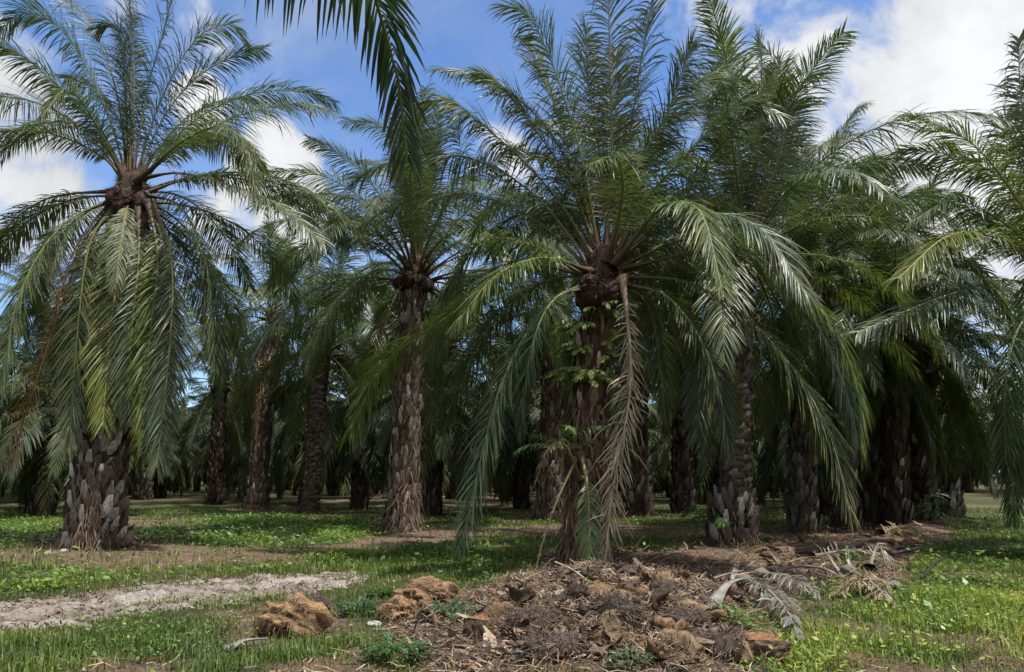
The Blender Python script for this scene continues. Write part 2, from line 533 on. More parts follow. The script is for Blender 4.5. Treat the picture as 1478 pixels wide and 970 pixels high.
def lump_mb(rx, ry, rz, seed, n=18, amp=0.35, c=(0.2, 0.12, 0.06), c2=None, spikes=0, sl=0.12, sw=0.012, sc=(0.05, 0.035, 0.03), hang=0.0, fr=2.2):
    r = np.random.default_rng(seed)
    mb = MB()
    th = np.linspace(0, 2 * np.pi, 2 * n, endpoint=False)
    ph = np.linspace(0.02, np.pi - 0.02, n)
    d = np.stack([np.cos(th)[None] * np.sin(ph)[:, None], np.sin(th)[None] * np.sin(ph)[:, None], np.broadcast_to(np.cos(ph)[:, None], (n, 2 * n))], -1)
    off = seed * 3.7
    nz = fbm(d[..., 0] * fr + off + d[..., 2] * 1.3, d[..., 1] * fr + d[..., 2] * fr * 0.9 + off, 5) - 0.5
    R = 1 + amp * 2 * nz
    V = d * R[..., None] * np.array([rx, ry, rz])
    a = np.arange(n - 1)[:, None] * 2 * n + np.arange(2 * n)[None]
    b = np.arange(n - 1)[:, None] * 2 * n + (np.arange(2 * n)[None] + 1) % (2 * n)
    Q = np.stack([a, a + 2 * n, b + 2 * n, b], -1).reshape(-1, 4)
    f = np.clip(nz * 3 + 0.5, 0, 1)[..., None]
    cc = np.array(c) * f + np.array(c2 if c2 is not None else np.array(c) * .45) * (1 - f)
    mb.add(V.reshape(-1, 3), Q, cc.reshape(-1, 3))
    if spikes:
        u = nrm(r.normal(0, 1, (spikes, 3)))
        u = u[u[:, 2] > -0.6]
        k = len(u)
        nz = fbm(u[:, 0] * fr + off + u[:, 2] * 1.3, u[:, 1] * fr + u[:, 2] * fr * 0.9 + off, 5) - 0.5
        p = u * (1 + amp * 2 * nz)[:, None] * np.array([rx, ry, rz]) * 0.96
        tn = nrm(np.cross(u, r.normal(0, 1, (k, 3))))
        dd = nrm(u + tn * r.uniform(0.1, 1.2, k)[:, None] + np.array([0, 0, -hang]))
        ln = sl * r.uniform(0.4, 1.3, k)[:, None]
        p1 = p + dd * ln * .5
        p2 = p1 + nrm(dd + tn * .6 + np.array([0, 0, -.3 - hang])) * ln * .5
        wv = nrm(np.cross(dd, u + 1e-3)) * sw * r.uniform(0.5, 1.2, k)[:, None]
        V = np.stack([p - wv, p + wv, p1 - wv * .8, p1 + wv * .8, p2 - wv * .2, p2 + wv * .2], 1)
        Q = (np.arange(k) * 6)[:, None, None] + np.array([[0, 1, 3, 2], [2, 3, 5, 4]])[None]
        cs = np.array(sc) * r.uniform(0.5, 1.6, (k, 1))
        mb.add(V.reshape(-1, 3), Q.reshape(-1, 4), np.repeat(cs, 6, 0))
    return mb


ME_FRUIT = [lump_mb(0.20, 0.20, 0.26, 11 + k, c=(0.05, 0.022, 0.015), c2=(0.015, 0.010, 0.009), spikes=140, sl=0.10, sw=0.013, sc=(0.05, 0.03, 0.022), amp=0.22).mesh('fruit_bunch', [M_FRUIT]) for k in range(2)]
HUB = lump_mb(1, 1, 1, 21, c=(0.07, 0.05, 0.035), c2=(0.025, 0.018, 0.014), spikes=420, sl=0.55, sw=0.03, sc=(0.10, 0.06, 0.04), amp=0.12).mesh('crown_heart', [M_BARK])
CROWN_GREEN = leafcol(0)

PALMS = []
for px, py, br in [(135, 788, 0.9), (843, 815, 0.7), (580, 765, 0.8), (1060, 785, 0.8), (1160, 768, 0.8), (1222, 765, .6), (1262, 759, .7), (368, 735, .8), (447, 742, .6), (795, 750, .7), (920, 745, .7)]:
    x, y = flat(px, py)
    BASES.append((x, y, br))


def place_frond(root, heart, me, az, tilt=0.0, scale=1.0, colr=None, name='frond', label=None, roff=0.12, zoff=0.0):
    o = bpy.data.objects.new(name, me)
    col.objects.link(o)
    o.parent = root
    ca, sa = math.cos(az), math.sin(az)
    o.location = (heart[0] + ca * roff, heart[1] + sa * roff, heart[2] + zoff)
    o.rotation_euler = Euler((random.uniform(-.12, .12), tilt, az), 'XYZ')
    o.scale = (scale, scale * random.choice((1, -1)), scale)
    o.color = colr or leafcol(.3)
    if label:
        o['label'] = label
    return o


SEQ = 'AABBBCCCCDDDDDEEEEEFFFFGG'


def auto_fronds(root, heart, n, lib, scale=1.0, azr=None, seq=SEQ, hr=0.25, start=None, clear=0):
    a0 = random.random() * 6.28 if start is None else start
    nv = 3 if lib is LIB else 2
    for i in range(n):
        t = (i + 0.5) / n
        k = seq[int(t * len(seq))]
        az = a0 + i * 2.399963
        if azr:
            az = math.radians(random.uniform(*azr))
        if clear and k in 'EFG':
            dz = (math.degrees(az) - 270 + 180) % 360 - 180
            if abs(dz) < clear:
                az += math.radians(180 if abs(dz) < clear * .5 else 70 * (1 if dz > 0 else -1))
        me = lib[k, random.randrange(nv)]
        place_frond(root, heart, me, az, math.radians(random.uniform(-7, 7)), scale * random.uniform(0.88, 1.08), leafcol(t), roff=0.06 + hr * t, zoff=0.12 - 0.55 * t * hr / 0.25)


def px_frond(root, org, pts, D, seed, npairs=150, colr=None, name='frond', label=None, **kw):
    """a frond that follows a path: photo pixel + depth offset; the mesh is stored from the palm's base"""
    P = np.array([at(p[0], p[1], D + (p[2] if len(p) > 2 else 0)) for p in pts]) - org
    C, L = catmull(P, 44)
    kw.setdefault('lmax', min(.95, 0.205 * L))
    kw.setdefault('wid', 0.027)
    kw.setdefault('ragged', 0.03)
    kw.setdefault('K', 5)
    pet = kw.pop('pet', 0.17)
    st = C[0].copy()
    me = frond_arrays(C - st, seed, npairs=npairs, pet=pet, **kw).mesh('palm_frond', [M_LEAF, M_RACH])
    o = obj(name, me, root, st)
    o.color = colr or leafcol(.3)
    if label:
        o['label'] = label
    return o


def palm(base, crown, label, r0, r1, group=None, n=30, lib=LIB, style='diamond', stub=0.23, hair=0, tint=(1, 1, 1), keys=(), azr=None, scale=1.0,
         bend=0.0, dead=0, seed=1, Yd=None, fruit=3, seq=SEQ, dens=1.0, butt=1.3, pale=.05, clear=60, neck=0):
    b = gpt(*base) if Yd is None else None
    if b is None:
        p = at(base[0], base[1], Yd)
        b = np.array([p[0], p[1], 0])
    b[2] = H(b[0], b[1]) - 0.04
    D = b[1]
    hp = at(crown[0], crown[1], D) - b
    root = bpy.data.objects.new('oil_palm', None)
    col.objects.link(root)
    root.location = b
    root.empty_display_size = 0.3
    tag(root, label, 'palm tree', group)
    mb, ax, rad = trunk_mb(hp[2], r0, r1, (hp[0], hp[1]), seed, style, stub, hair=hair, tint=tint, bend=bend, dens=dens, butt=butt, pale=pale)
    obj('trunk', mb.mesh('palm_trunk', [M_BARK]), root)
    hb = obj('crown_heart', HUB, root, (hp[0], hp[1], hp[2] - 0.12))
    hb.scale = (r1 * .95, r1 * .95, 0.62)
    hinv = Matrix.LocRotScale(hb.location, None, hb.scale).inverted()
    for k in range(fruit):
        az = random.uniform(3.6, 5.8)
        f = obj('fruit_bunch', ME_FRUIT[k % 2], hb, (hp[0] + math.cos(az) * (r1 + .12), hp[1] + math.sin(az) * (r1 + .12), hp[2] - 0.35 - .25 * random.random()))
        f.rotation_euler = (random.random(), random.random(), random.random() * 6)
        f.matrix_parent_inverse = hinv
    for i, kf in enumerate(keys):
        pts, kw = (kf if isinstance(kf, tuple) and isinstance(kf[1], dict) else (kf, {}))
        px_frond(root, b, pts, D, seed * 100 + i, **kw)
    auto_fronds(root, hp, n, lib, scale, azr, seq, hr=r1 * 0.7, clear=clear)
    for k in range(neck):
        az = math.radians(185 + 170 * (k + random.random() * .6) / neck)
        place_frond(root, hp, lib['FG'[k % 2], k % 3 if lib is LIB else k % 2], az, 0, random.uniform(.35, .6), leafcol(.9), roff=r1 * .8, zoff=-.25 - .25 * random.random())
    for k in range(dead):
        az = random.uniform(0, 6.28)
        place_frond(root, hp, DEADLIB[k % 2], az, 0, random.uniform(.7, 1), (*(np.array(DEADC) * random.uniform(.7, 1.2)), 1), 'dead_frond', roff=r1 + .1, zoff=-.5)
    PALMS.append((b[0], b[1]))
    return root, b, hp, ax, rad


YC = dict(colr=(*YELLOWG, 1), rach=((0.28, 0.17, 0.05), (0.30, 0.24, 0.06)))
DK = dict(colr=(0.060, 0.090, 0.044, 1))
BR = dict(colr=(0.15, 0.075, 0.035, 1), name='dead_frond', dead=True, label='brown dried frond hanging down', rach=((0.15, 0.08, 0.04), (0.2, 0.11, 0.05)))

# ---- palm 1: the stout one at the left
K1 = [
    [(198, 262), (270, 205, -.3), (350, 165, -.6), (430, 150, -.8), (478, 160, -.9)],
    [(200, 258), (262, 250, -.2), (340, 270, -.5), (410, 300, -.8), (468, 352, -1)],
    [(198, 262, -.2), (262, 205, -1), (320, 182, -1.8), (355, 210, -2.2), (368, 275, -2.4)],
    [(195, 262), (230, 150, .2), (280, 60, .4), (330, 35, .5), (360, 66, .5)],
    [(190, 262), (215, 120, .1), (243, 20, .1), (255, -70, .1)],
    [(188, 262), (189, 120), (187, -10), (184, -100)],
    [(185, 262), (150, 150, -.3), (95, 50, -.6), (40, 18, -.8), (-5, 48, -1)],
    [(185, 262), (140, 180, -.5), (70, 112, -1), (10, 70, -1.4), (-60, 80, -1.7)],
    [(180, 262, -.1), (150, 228, -.4), (90, 198, -.9), (20, 188, -1.5), (-60, 230, -1.9)],
    [(180, 260, -.2), (130, 165, -1), (95, 130, -1.7), (62, 165, -2.2)],
    [(186, 262), (180, 120), (168, 40, -.1), (140, 42, -.2)],
    [(186, 262), (165, 120, .4), (120, 20, .7), (60, -30, .9), (0, -20, 1)],
    ([(183, 285, -.4), (176, 360, -.8), (160, 470, -1.0), (148, 615, -1.1)], YC),
    ([(213, 290, -.4), (228, 370, -.8), (217, 480, -1), (205, 645, -1.1)], dict(colr=(0.09, 0.125, 0.035, 1))),
    ([(218, 290, -.3), (247, 370, -.7), (245, 500, -.9), (226, 675, -1)], {}),
    ([(172, 290, -.3), (130, 350, -.8), (112, 480, -1), (100, 645, -1.1)], {}),
    ([(168, 285, -.2), (90, 325, -1), (30, 420, -1.5), (0, 560, -1.7)], dict(colr=(0.085, 0.12, 0.035, 1))),
    ([(166, 300, -.2), (115, 370, -.7), (62, 520, -1), (14, 675, -1.1)], BR),
    ([(168, 275, -.2), (60, 290, -.6), (-20, 370, -.9), (-50, 520, -1)], {}),
    ([(205, 280, -.2), (262, 300, -.3), (300, 390, -.2), (310, 540, 0)], {}),
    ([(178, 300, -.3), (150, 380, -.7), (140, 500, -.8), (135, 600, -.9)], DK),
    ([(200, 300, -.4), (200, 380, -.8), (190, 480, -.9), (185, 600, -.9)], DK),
]
palm((135, 788), (190, 275), 'stout oil palm with grey diamond-shaped leaf stubs on its thick fibrous base', 0.55, 0.36, n=30, hair=1000, pale=.29, tint=(1.3, 1.32, 1.34), keys=K1,
     azr=(10, 170), seed=1, stub=0.25, fruit=6, dead=5, seq='ABBCCCDDDDEEEEEFFFFGG', neck=7)

# ---- palm 2: the main one right of centre
K2 = [
    [(873, 370), (884, 230), (880, 100, .1), (878, -60, .2)],
    [(880, 370), (905, 220), (925, 90), (948, -40)],
    [(865, 370), (840, 230, -.2), (800, 100, -.4), (762, 22, -.6), (722, 8, -.7)],
    [(865, 370), (822, 262, .2), (760, 170, .4), (722, 125, .5), (688, 104, .5)],
    [(860, 375), (800, 282, .3), (720, 200, .5), (650, 146, .6), (604, 152, .6)],
    [(885, 370), (935, 240, .3), (985, 140, .5), (1045, 95, .6)],
    [(878, 375, -.3), (898, 285, -1.2), (890, 228, -2.2), (845, 240, -3.0)],
    ([(888, 380, -.3), (955, 300, -1.2), (1010, 305, -2.2), (1042, 415, -2.9)], dict(colr=(0.08, 0.11, 0.04, 1))),
    [(890, 380, -.2), (980, 312, -1), (1090, 325, -1.8), (1165, 425, -2.3)],
    [(895, 385, -.2), (1000, 345, -.7), (1115, 385, -1.2), (1185, 520, -1.5)],
    [(900, 400, -.2), (1000, 410, -.8), (1110, 490, -1.4), (1190, 610, -1.8), (1226, 735, -2)],
    ([(900, 388, -.2), (1030, 365, -1), (1170, 430, -1.7), (1232, 540, -2), (1243, 650, -2.1)], dict(colr=(0.085, 0.115, 0.035, 1))),
    [(895, 410, -.3), (965, 430, -.9), (1025, 520, -1.3), (1052, 650, -1.4)],
    ([(850, 392, -.2), (790, 372, -.9), (720, 395, -1.6), (655, 470, -2)], dict(colr=(0.08, 0.115, 0.035, 1))),
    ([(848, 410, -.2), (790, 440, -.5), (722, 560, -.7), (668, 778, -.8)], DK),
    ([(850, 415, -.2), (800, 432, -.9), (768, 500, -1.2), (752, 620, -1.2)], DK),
    ([(848, 400, -.1), (760, 352, -.3), (690, 352, -.5), (640, 430, -.6)], {}),
    ([(850, 398), (755, 385, .4), (650, 455, .7), (555, 525, .9), (505, 630, 1)], dict(colr=(0.095, 0.13, 0.035, 1))),
    [(888, 378), (930, 292, -.5), (990, 225, -1), (1070, 150, -1.3), (1125, 165, -1.6)],
    [(890, 375), (960, 310, -.6), (1050, 200, -1), (1110, 120, -1.2)],
    [(880, 372), (870, 250, .3), (850, 130, .5), (845, 40, .6)],
    [(882, 372), (915, 250, -.4), (965, 160, -.7), (1000, 60, -.9)],
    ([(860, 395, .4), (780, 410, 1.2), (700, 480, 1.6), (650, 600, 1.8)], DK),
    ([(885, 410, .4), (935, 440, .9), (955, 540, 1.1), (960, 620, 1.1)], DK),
    ([(898, 400, -.5), (905, 455, -.75), (910, 560, -.8), (886, 700, -.85), (872, 822, -.9)],
     dict(colr=(0.34, 0.285, 0.235, 1), name='dead_frond', dead=True, label='long grey-beige dead frond hanging down to the ground', lmax=.82, npairs=120, wid=.034, rach=((0.25, 0.18, 0.12), (0.42, 0.33, 0.24)), pet=.1)),
    ([(838, 655, -.35), (848, 700, -.75), (851, 770, -.9), (853, 820, -.95)], dict(colr=(0.07, 0.115, 0.035, 1), lmax=.42, npairs=44, pet=.3)),
    ([(838, 690, -.3), (815, 642, -.55), (790, 650, -.7), (772, 700, -.75)], dict(colr=(0.26, 0.20, 0.15, 1), name='dead_frond', dead=True, lmax=.3, npairs=34, label='short curled dry frond')),
    ([(838, 650, -.3), (805, 720, -.6), (786, 775, -.65), (775, 815, -.7)], dict(colr=(0.2, 0.15, 0.11, 1), name='dead_frond', dead=True, lmax=.18, npairs=26, label='dry ragged frond stalk')),
]
P2 = palm((843, 815), (870, 390), 'shaggy oil palm with ferns on its trunk and a long dead frond hanging down it', 0.30, 0.28, n=22, hair=2600, keys=K2, azr=(20, 160),
          seed=2, style='scale', stub=0.20, tint=(1.1, .88, .78), fruit=5, seq='ABBBCCCCDDDDEE', bend=-.05)

# ---- palm 3: behind, left of centre
K3 = [
    [(600, 375), (602, 270), (560, 190, -.3), (498, 172, -.5)],
    [(600, 375), (610, 270), (612, 160)],
    [(605, 375), (640, 300), (665, 230), (650, 150, .3)],
    [(605, 380), (680, 300, -.5), (735, 275, -.8), (765, 292, -1)],
    [(595, 385), (530, 325, -.5), (460, 300, -1), (425, 335, -1.2)],
    [(595, 390), (540, 350, -1), (470, 350, -1.5), (400, 420, -1.8)],
    ([(595, 400), (545, 390, -1), (480, 440, -1.6), (440, 530, -1.8)], dict(colr=(0.085, 0.115, 0.04, 1))),
]
palm((580, 765), (600, 390), 'straight thick oil palm with scaly reddish-brown trunk between the stout palm and the ferny one', 0.50, 0.40, n=46, keys=K3, seed=3, style='scale', stub=0.21,
     hair=700, tint=(1.1, 1.03, .98), pale=.1, seq='AABBBCCCCDDDDDEEEEEF', lib=LIB, dead=1)

# ---- the row on the right
K9 = [
    [(1078, 350), (1094, 220), (1100, 110), (1096, 45)],
    [(1082, 350), (1130, 220), (1150, 130), (1195, 98)],
    [(1080, 350), (1122, 230, .3), (1128, 110, .4), (1095, 62, .5)],
    [(1070, 350), (1050, 220), (1030, 120), (1052, 62)],
    [(1072, 350, -.3), (1120, 240, -1), (1130, 150, -1.4), (1060, 110, -2)],
]
P9 = palm((1060, 785), (1075, 365), 'oil palm with ringed upper trunk above a collar of broken leaf stubs', 0.40, 0.30, n=46, keys=K9, seed=4, style='ring', stub=0.24, lib=LIB, hair=200, dead=1, clear=22)
obj('leaf_stub_collar', trunk_mb(1.25, .50, .40, (0.01, 0), 44, 'diamond', .26, hair=260, pale=.3)[0].mesh('leaf_stub_collar', [M_BARK]), P9[0])
palm((1160, 768), (1165, 400), 'oil palm whose dark base flares wide behind the low hanging lime frond', 0.36, 0.30, n=44, scale=.84, keys=[
    [(1170, 380), (1200, 235), (1230, 165), (1248, 150)], [(1172, 385), (1222, 282), (1268, 242), (1290, 262)]], seed=5, stub=0.22, lib=LIB, dead=1, clear=15)
palm((1222, 765), (1226, 470), 'slim oil palm with pale scaly bark at the end of the mulch strip', 0.36, 0.27, n=40, scale=.85, clear=15, seed=6, style='scale', stub=0.2, lib=LIB)
palm((1262, 759), (1262, 432), 'oil palm with white flecks on its dark trunk, close beside a black one', 0.38, 0.30, n=42, scale=.84, keys=[
    [(1265, 420), (1285, 320), (1320, 275), (1350, 285)], [(1265, 420), (1268, 310), (1285, 250), (1310, 240)]], seed=7, stub=0.22, lib=LIB, dead=1, clear=20)
palm((1294, 757), (1296, 480), 'almost black oil palm trunk touching the white-flecked one on the roadside row', 0.42, 0.3, n=42, seed=8, style='scale', stub=0.22, lib=LIB2, tint=(.6, .55, .5))
palm((1335, 751), (1335, 525), 'roadside oil palm with fronds drooping nearly to the grass beyond the black trunk', 0.36, 0.28, n=44, scale=.85, clear=30, seed=9, lib=LIB2, stub=.24, seq='ABBCCCDDDDEEEEEEFFFG')
palm((1372, 746), (1368, 572), 'farthest roadside oil palm where the row meets the grassy lane', 0.36, 0.28, n=42, scale=.78, clear=30, seed=10, lib=LIB2, stub=.24, seq='ABBCCCDDDDEEEEEEFFFG')

# ---- right edge palm, across the grass lane
KR = [
    [(1530, 395), (1470, 290, -.3), (1400, 205, -.6), (1312, 165, -.8)],
    [(1530, 395), (1460, 272, .3), (1380, 226, .5), (1302, 216, .6)],
    [(1530, 400), (1460, 330, -.3), (1380, 290, -.6), (1312, 322, -.8)],
    ([(1530, 405), (1440, 345, -.5), (1370, 340, -1), (1296, 402, -1.4)], dict(colr=(0.10, 0.13, 0.03, 1), rach=((.2, .12, .04), (.28, .2, .05)))),
    ([(1530, 420), (1450, 405, -.3), (1350, 432, -.6), (1238, 480, -.9)], dict(rach=((.1, .06, .03), (.26, .2, .07)))),
    ([(1530, 430), (1475, 465, -.3), (1452, 550, -.5), (1452, 670, -.6)], DK),
    ([(1530, 440), (1490, 500, -.4), (1468, 600, -.6), (1462, 740, -.7)], DK),
    [(1530, 385), (1505, 250), (1475, 150), (1470, 55)],
    [(1530, 390), (1490, 270, .4), (1450, 190, .6), (1462, 160, .7)],
]
palm((1545, 800), (1545, 410), 'oil palm at the right edge of the photo reaching long fronds across the grass lane', 0.5, 0.36, n=34, keys=KR, seed=11, lib=LIB, azr=(-60, 60), Yd=14.0, stub=.24)

# ---- mid palms in the grove
palm((368, 735), (396, 455), 'oil palm with pale scaly leaning trunk and an orange dead tuft under its crown', 0.58, 0.36, n=42, seed=12, style='scale', stub=.22, lib=LIB2, tint=(1.15, 1.05, .95), dead=2, clear=35, keys=[([(392, 470), (380, 530, -.5), (373, 590, -.7), (370, 650, -.7)], dict(colr=(.30, .16, .08, 1), dead=True, name='dead_frond', label='orange dried frond tuft', npairs=90, lmax=.5, wid=.05, pet=.05))])
palm((447, 742), (466, 500), 'slim dark smooth oil palm with a flared foot in front of the shaded grove', 0.40, 0.36, n=38, seed=13, style='ring', stub=.22, lib=LIB2, tint=(.7, .65, .6), seq='AABBBCCCCDDDDEEEF', butt=1.4)
palm((310, 728), (320, 548), 'short dark oil palm with reddish crown heart left of the pale scaly leaning one', 0.5, 0.34, n=38, seed=14, lib=LIB2, tint=(.7, .6, .55))
palm((795, 750), (800, 440), 'oil palm with brown leaf litter at its foot half hidden left of the ferny palm', 0.5, 0.36, n=42, seed=15, style='scale', lib=LIB2, tint=(.85, .75, .7), hair=300)
palm((920, 745), (915, 430), 'oil palm with grey shaggy base half hidden right of the dead hanging frond', 0.55, 0.36, n=42, seed=16, lib=LIB2, stub=.24, tint=(.85, .8, .78))
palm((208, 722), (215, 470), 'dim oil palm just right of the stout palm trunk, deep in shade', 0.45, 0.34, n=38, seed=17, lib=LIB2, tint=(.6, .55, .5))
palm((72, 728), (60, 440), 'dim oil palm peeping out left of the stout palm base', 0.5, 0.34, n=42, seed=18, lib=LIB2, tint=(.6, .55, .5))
palm((540, 722), (545, 470), 'pale grey leaning oil palm trunk just behind the thick reddish-brown one', 0.45, 0.34, n=38, seed=19, style='ring', lib=LIB2, tint=(1.5, 1.5, 1.5))
palm((985, 740), (990, 420), 'oil palm with black trunk between the shaggy-based one and the ringed one', 0.45, 0.34, n=42, seed=20, lib=LIB2, tint=(.6, .55, .5))
palm((655, 722), (650, 500), 'black-trunked oil palm behind the dark frond that sweeps down near the middle', 0.45, 0.34, n=38, seed=23, lib=LIB2, tint=(.5, .5, .5))

# ---- the overhanging palm beside the camera
root = bpy.data.objects.new('oil_palm', None)
col.objects.link(root)
ob = np.array([-2.6, -1.5, 0.0]); ob[2] = H(ob[0], ob[1]) - .03
root.location = ob
tag(root, 'oil palm whose dark ragged frond hangs into the sky from the top edge', 'palm tree')
mb, _, _ = trunk_mb(4.0, .42, .34, (.35, .3), 31, 'diamond', .24)
obj('trunk', mb.mesh('palm_trunk', [M_BARK]), root)
hp = np.array([.35, .3, 4.05])
hb = obj('crown_heart', HUB, root, hp); hb.scale = (.34, .34, .5)


def world_frond(pts, seed, **kw):
    P = np.array(pts) - ob
    C, L = catmull(P, 44)
    colr = kw.pop('colr', (.03, .05, .028, 1))
    me = frond_arrays(C - C[0], seed, **kw).mesh('palm_frond', [M_LEAF, M_RACH])
    o = obj('frond', me, root, C[0]); o.color = colr


h0 = ob + hp
world_frond([h0, (-2.0, 0.9, 5.0), at(370, -190, 2.7), at(470, -85, 3.15), at(540, -5, 3.6), at(570, 85, 3.9), at(588, 235, 4.2)], 61, npairs=160, lmax=.58, wid=.020, ragged=.05, droop=1.4, K=5)
auto_fronds(root, hp, 16, LIB, .95, azr=(175, 330))


# ---- the rest of the grove: palms too far to show their parts keep trunk and crown
def crown_mesh(seed, n, sc=1.0):
    random.seed(seed)
    r = np.random.default_rng(seed)
    Vs, Qs, Cs, Ms, nn = [], [], [], [], 0
    a0 = r.random() * 6.28
    for i in range(n):
        t = (i + .5) / n
        V, Q, C, M = FARR[FSEQ[int(t * len(FSEQ))], i % 2]
        az, s = a0 + i * 2.399963, sc * r.uniform(.88, 1.08)
        ca, sa = math.cos(az), math.sin(az)
        R = np.array([[ca, -sa, 0], [sa, ca, 0], [0, 0, 1]])
        V = (V * s) @ R.T + np.array([ca * .25 * t, sa * .25 * t, .1 - .5 * t])
        g = np.array(random.choice(GREENS)) * random.uniform(.45, .7)  # grove shade put into the colour: far greens darkened
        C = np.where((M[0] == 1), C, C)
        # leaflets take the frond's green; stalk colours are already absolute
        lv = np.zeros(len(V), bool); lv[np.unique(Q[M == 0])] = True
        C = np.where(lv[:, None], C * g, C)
        Vs.append(V); Qs.append(Q + nn); Cs.append(C); Ms.append(M); nn += len(V)
    return mesh_from('palm_crown', np.concatenate(Vs), np.concatenate(Qs), np.concatenate(Cs), np.concatenate(Ms), [M_CROWN, M_RACH])


M_CROWN = leaf_mat('crown_leaflet', objcol=False, trans=.23, rough=.5, spec=.2)
FSEQ = 'AABBBCCCDDDDDEEEEEEEFFFFG'
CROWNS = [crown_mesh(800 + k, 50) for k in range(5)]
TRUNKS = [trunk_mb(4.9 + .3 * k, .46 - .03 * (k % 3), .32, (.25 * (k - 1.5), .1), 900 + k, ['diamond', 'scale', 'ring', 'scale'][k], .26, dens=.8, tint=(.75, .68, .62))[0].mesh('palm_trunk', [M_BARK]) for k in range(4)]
random.seed(5)
cnt = 0
lane = lambda x, y: x - (3.6 + 0.63 * (y - 7.9))
row = 0
yy = 25.0
while yy < 112:
    for j in range(-15, 17):
        x = j * 7.9 + (row % 2) * 3.95 + random.uniform(-1, 1)
        y = yy + random.uniform(-1, 1)
        if abs(x) > 0.74 * y + 7 or (-4.5 < lane(x, y) < 4.5 and y < 75) or (0 < lane(x, y) < 16 and y < 58):
            continue
        if y < 31 and abs(x) < .62 * y:
            continue
        if any((x - a) ** 2 + (y - b) ** 2 < 4.8 ** 2 for a, b in PALMS):
            continue
        PALMS.append((x, y))
        k = random.randrange(4)
        root = bpy.data.objects.new('oil_palm', None)
        col.objects.link(root)
        root.location = (x, y, float(H(x, y)) - .05)
        s = random.uniform(.88, 1.08)
        root.scale = (s, s, s)
        root.rotation_euler.z = random.random() * 6.28
        far = y > 60
        right = lane(x, y) > 0
        if right:
            tag(root, 'oil palm in the far grove on the other side of the grassy lane', 'palm tree', 'oil palms beyond the grassy lane')
        elif far:
            tag(root, 'distant oil palm deep in the dark grove, barely seen between nearer trunks', 'palm tree', 'distant oil palms in the dark grove')
        else:
            tag(root, 'shaded oil palm in the rows behind the nearer trunks', 'palm tree', 'shaded oil palms in the middle rows')
        obj('trunk', TRUNKS[k], root)
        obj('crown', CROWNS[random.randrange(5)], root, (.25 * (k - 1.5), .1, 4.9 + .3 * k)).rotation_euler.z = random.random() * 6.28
        cnt += 1
    yy += 6.9
    row += 1
print('grove palms', cnt)


# a wood beyond the plantation: closes the view at the horizon
r = np.random.default_rng(77)
k = 26000
a = r.uniform(-0.95, 0.95, k)
yw = r.uniform(118, 150, k)
xw = a * yw
top = 7.5 + 6 * fbm(xw * .09, yw * .02 + 3)
zw = top * r.random(k) ** .7
d = nrm(r.normal(0, 1, (k, 3))); e = nrm(np.cross(d, r.normal(0, 1, (k, 3))))
sz = r.uniform(.25, .7, k)[:, None]
p = np.stack([xw, yw, zw], 1)
V = np.stack([p - d * sz, p + e * sz * .5, p + d * sz, p - e * sz * .5], 1)
wood = MB()
wood.add(V.reshape(-1, 3), np.arange(k * 4).reshape(-1, 4), np.repeat(np.array([[.05, .085, .03]]) * r.uniform(.6, 1.5, (k, 1)), 4, 0))
tag(obj('distant_wood', wood.mesh('distant_wood', [M_GRASS])), 'dark green wood closing off the view behind the plantation', 'wood', kind='stuff')

# ------------------------------------------------------------------ ground sheet
def coords(lo, hi, step, far):
    c = list(np.arange(lo, hi, step))
    s = step
    v = hi
    while v < far:
        c.append(v); s *= 1.35; v += s
    c.append(far)
    return c


xs = np.array(sorted(set([-v for v in coords(0.1, 16, .11, 700)] + coords(0, 16, .11, 700))))
ys = np.array(sorted(set(coords(4.5, 30, .11, 900) + [-4, -2, 0, 1.5, 2.5, 3.5, 4, -8, -20, -60, -200])))
X, Y = np.meshgrid(xs, ys)
Z = H(X, Y)
soil, sand = zones(X.ravel(), Y.ravel())
ny, nx = X.shape
a = np.arange(ny - 1)[:, None] * nx + np.arange(nx - 1)[None]
Q = np.stack([a, a + 1, a + nx + 1, a + nx], -1).reshape(-1, 4)
C = np.stack([soil, sand, np.zeros_like(soil)], 1)


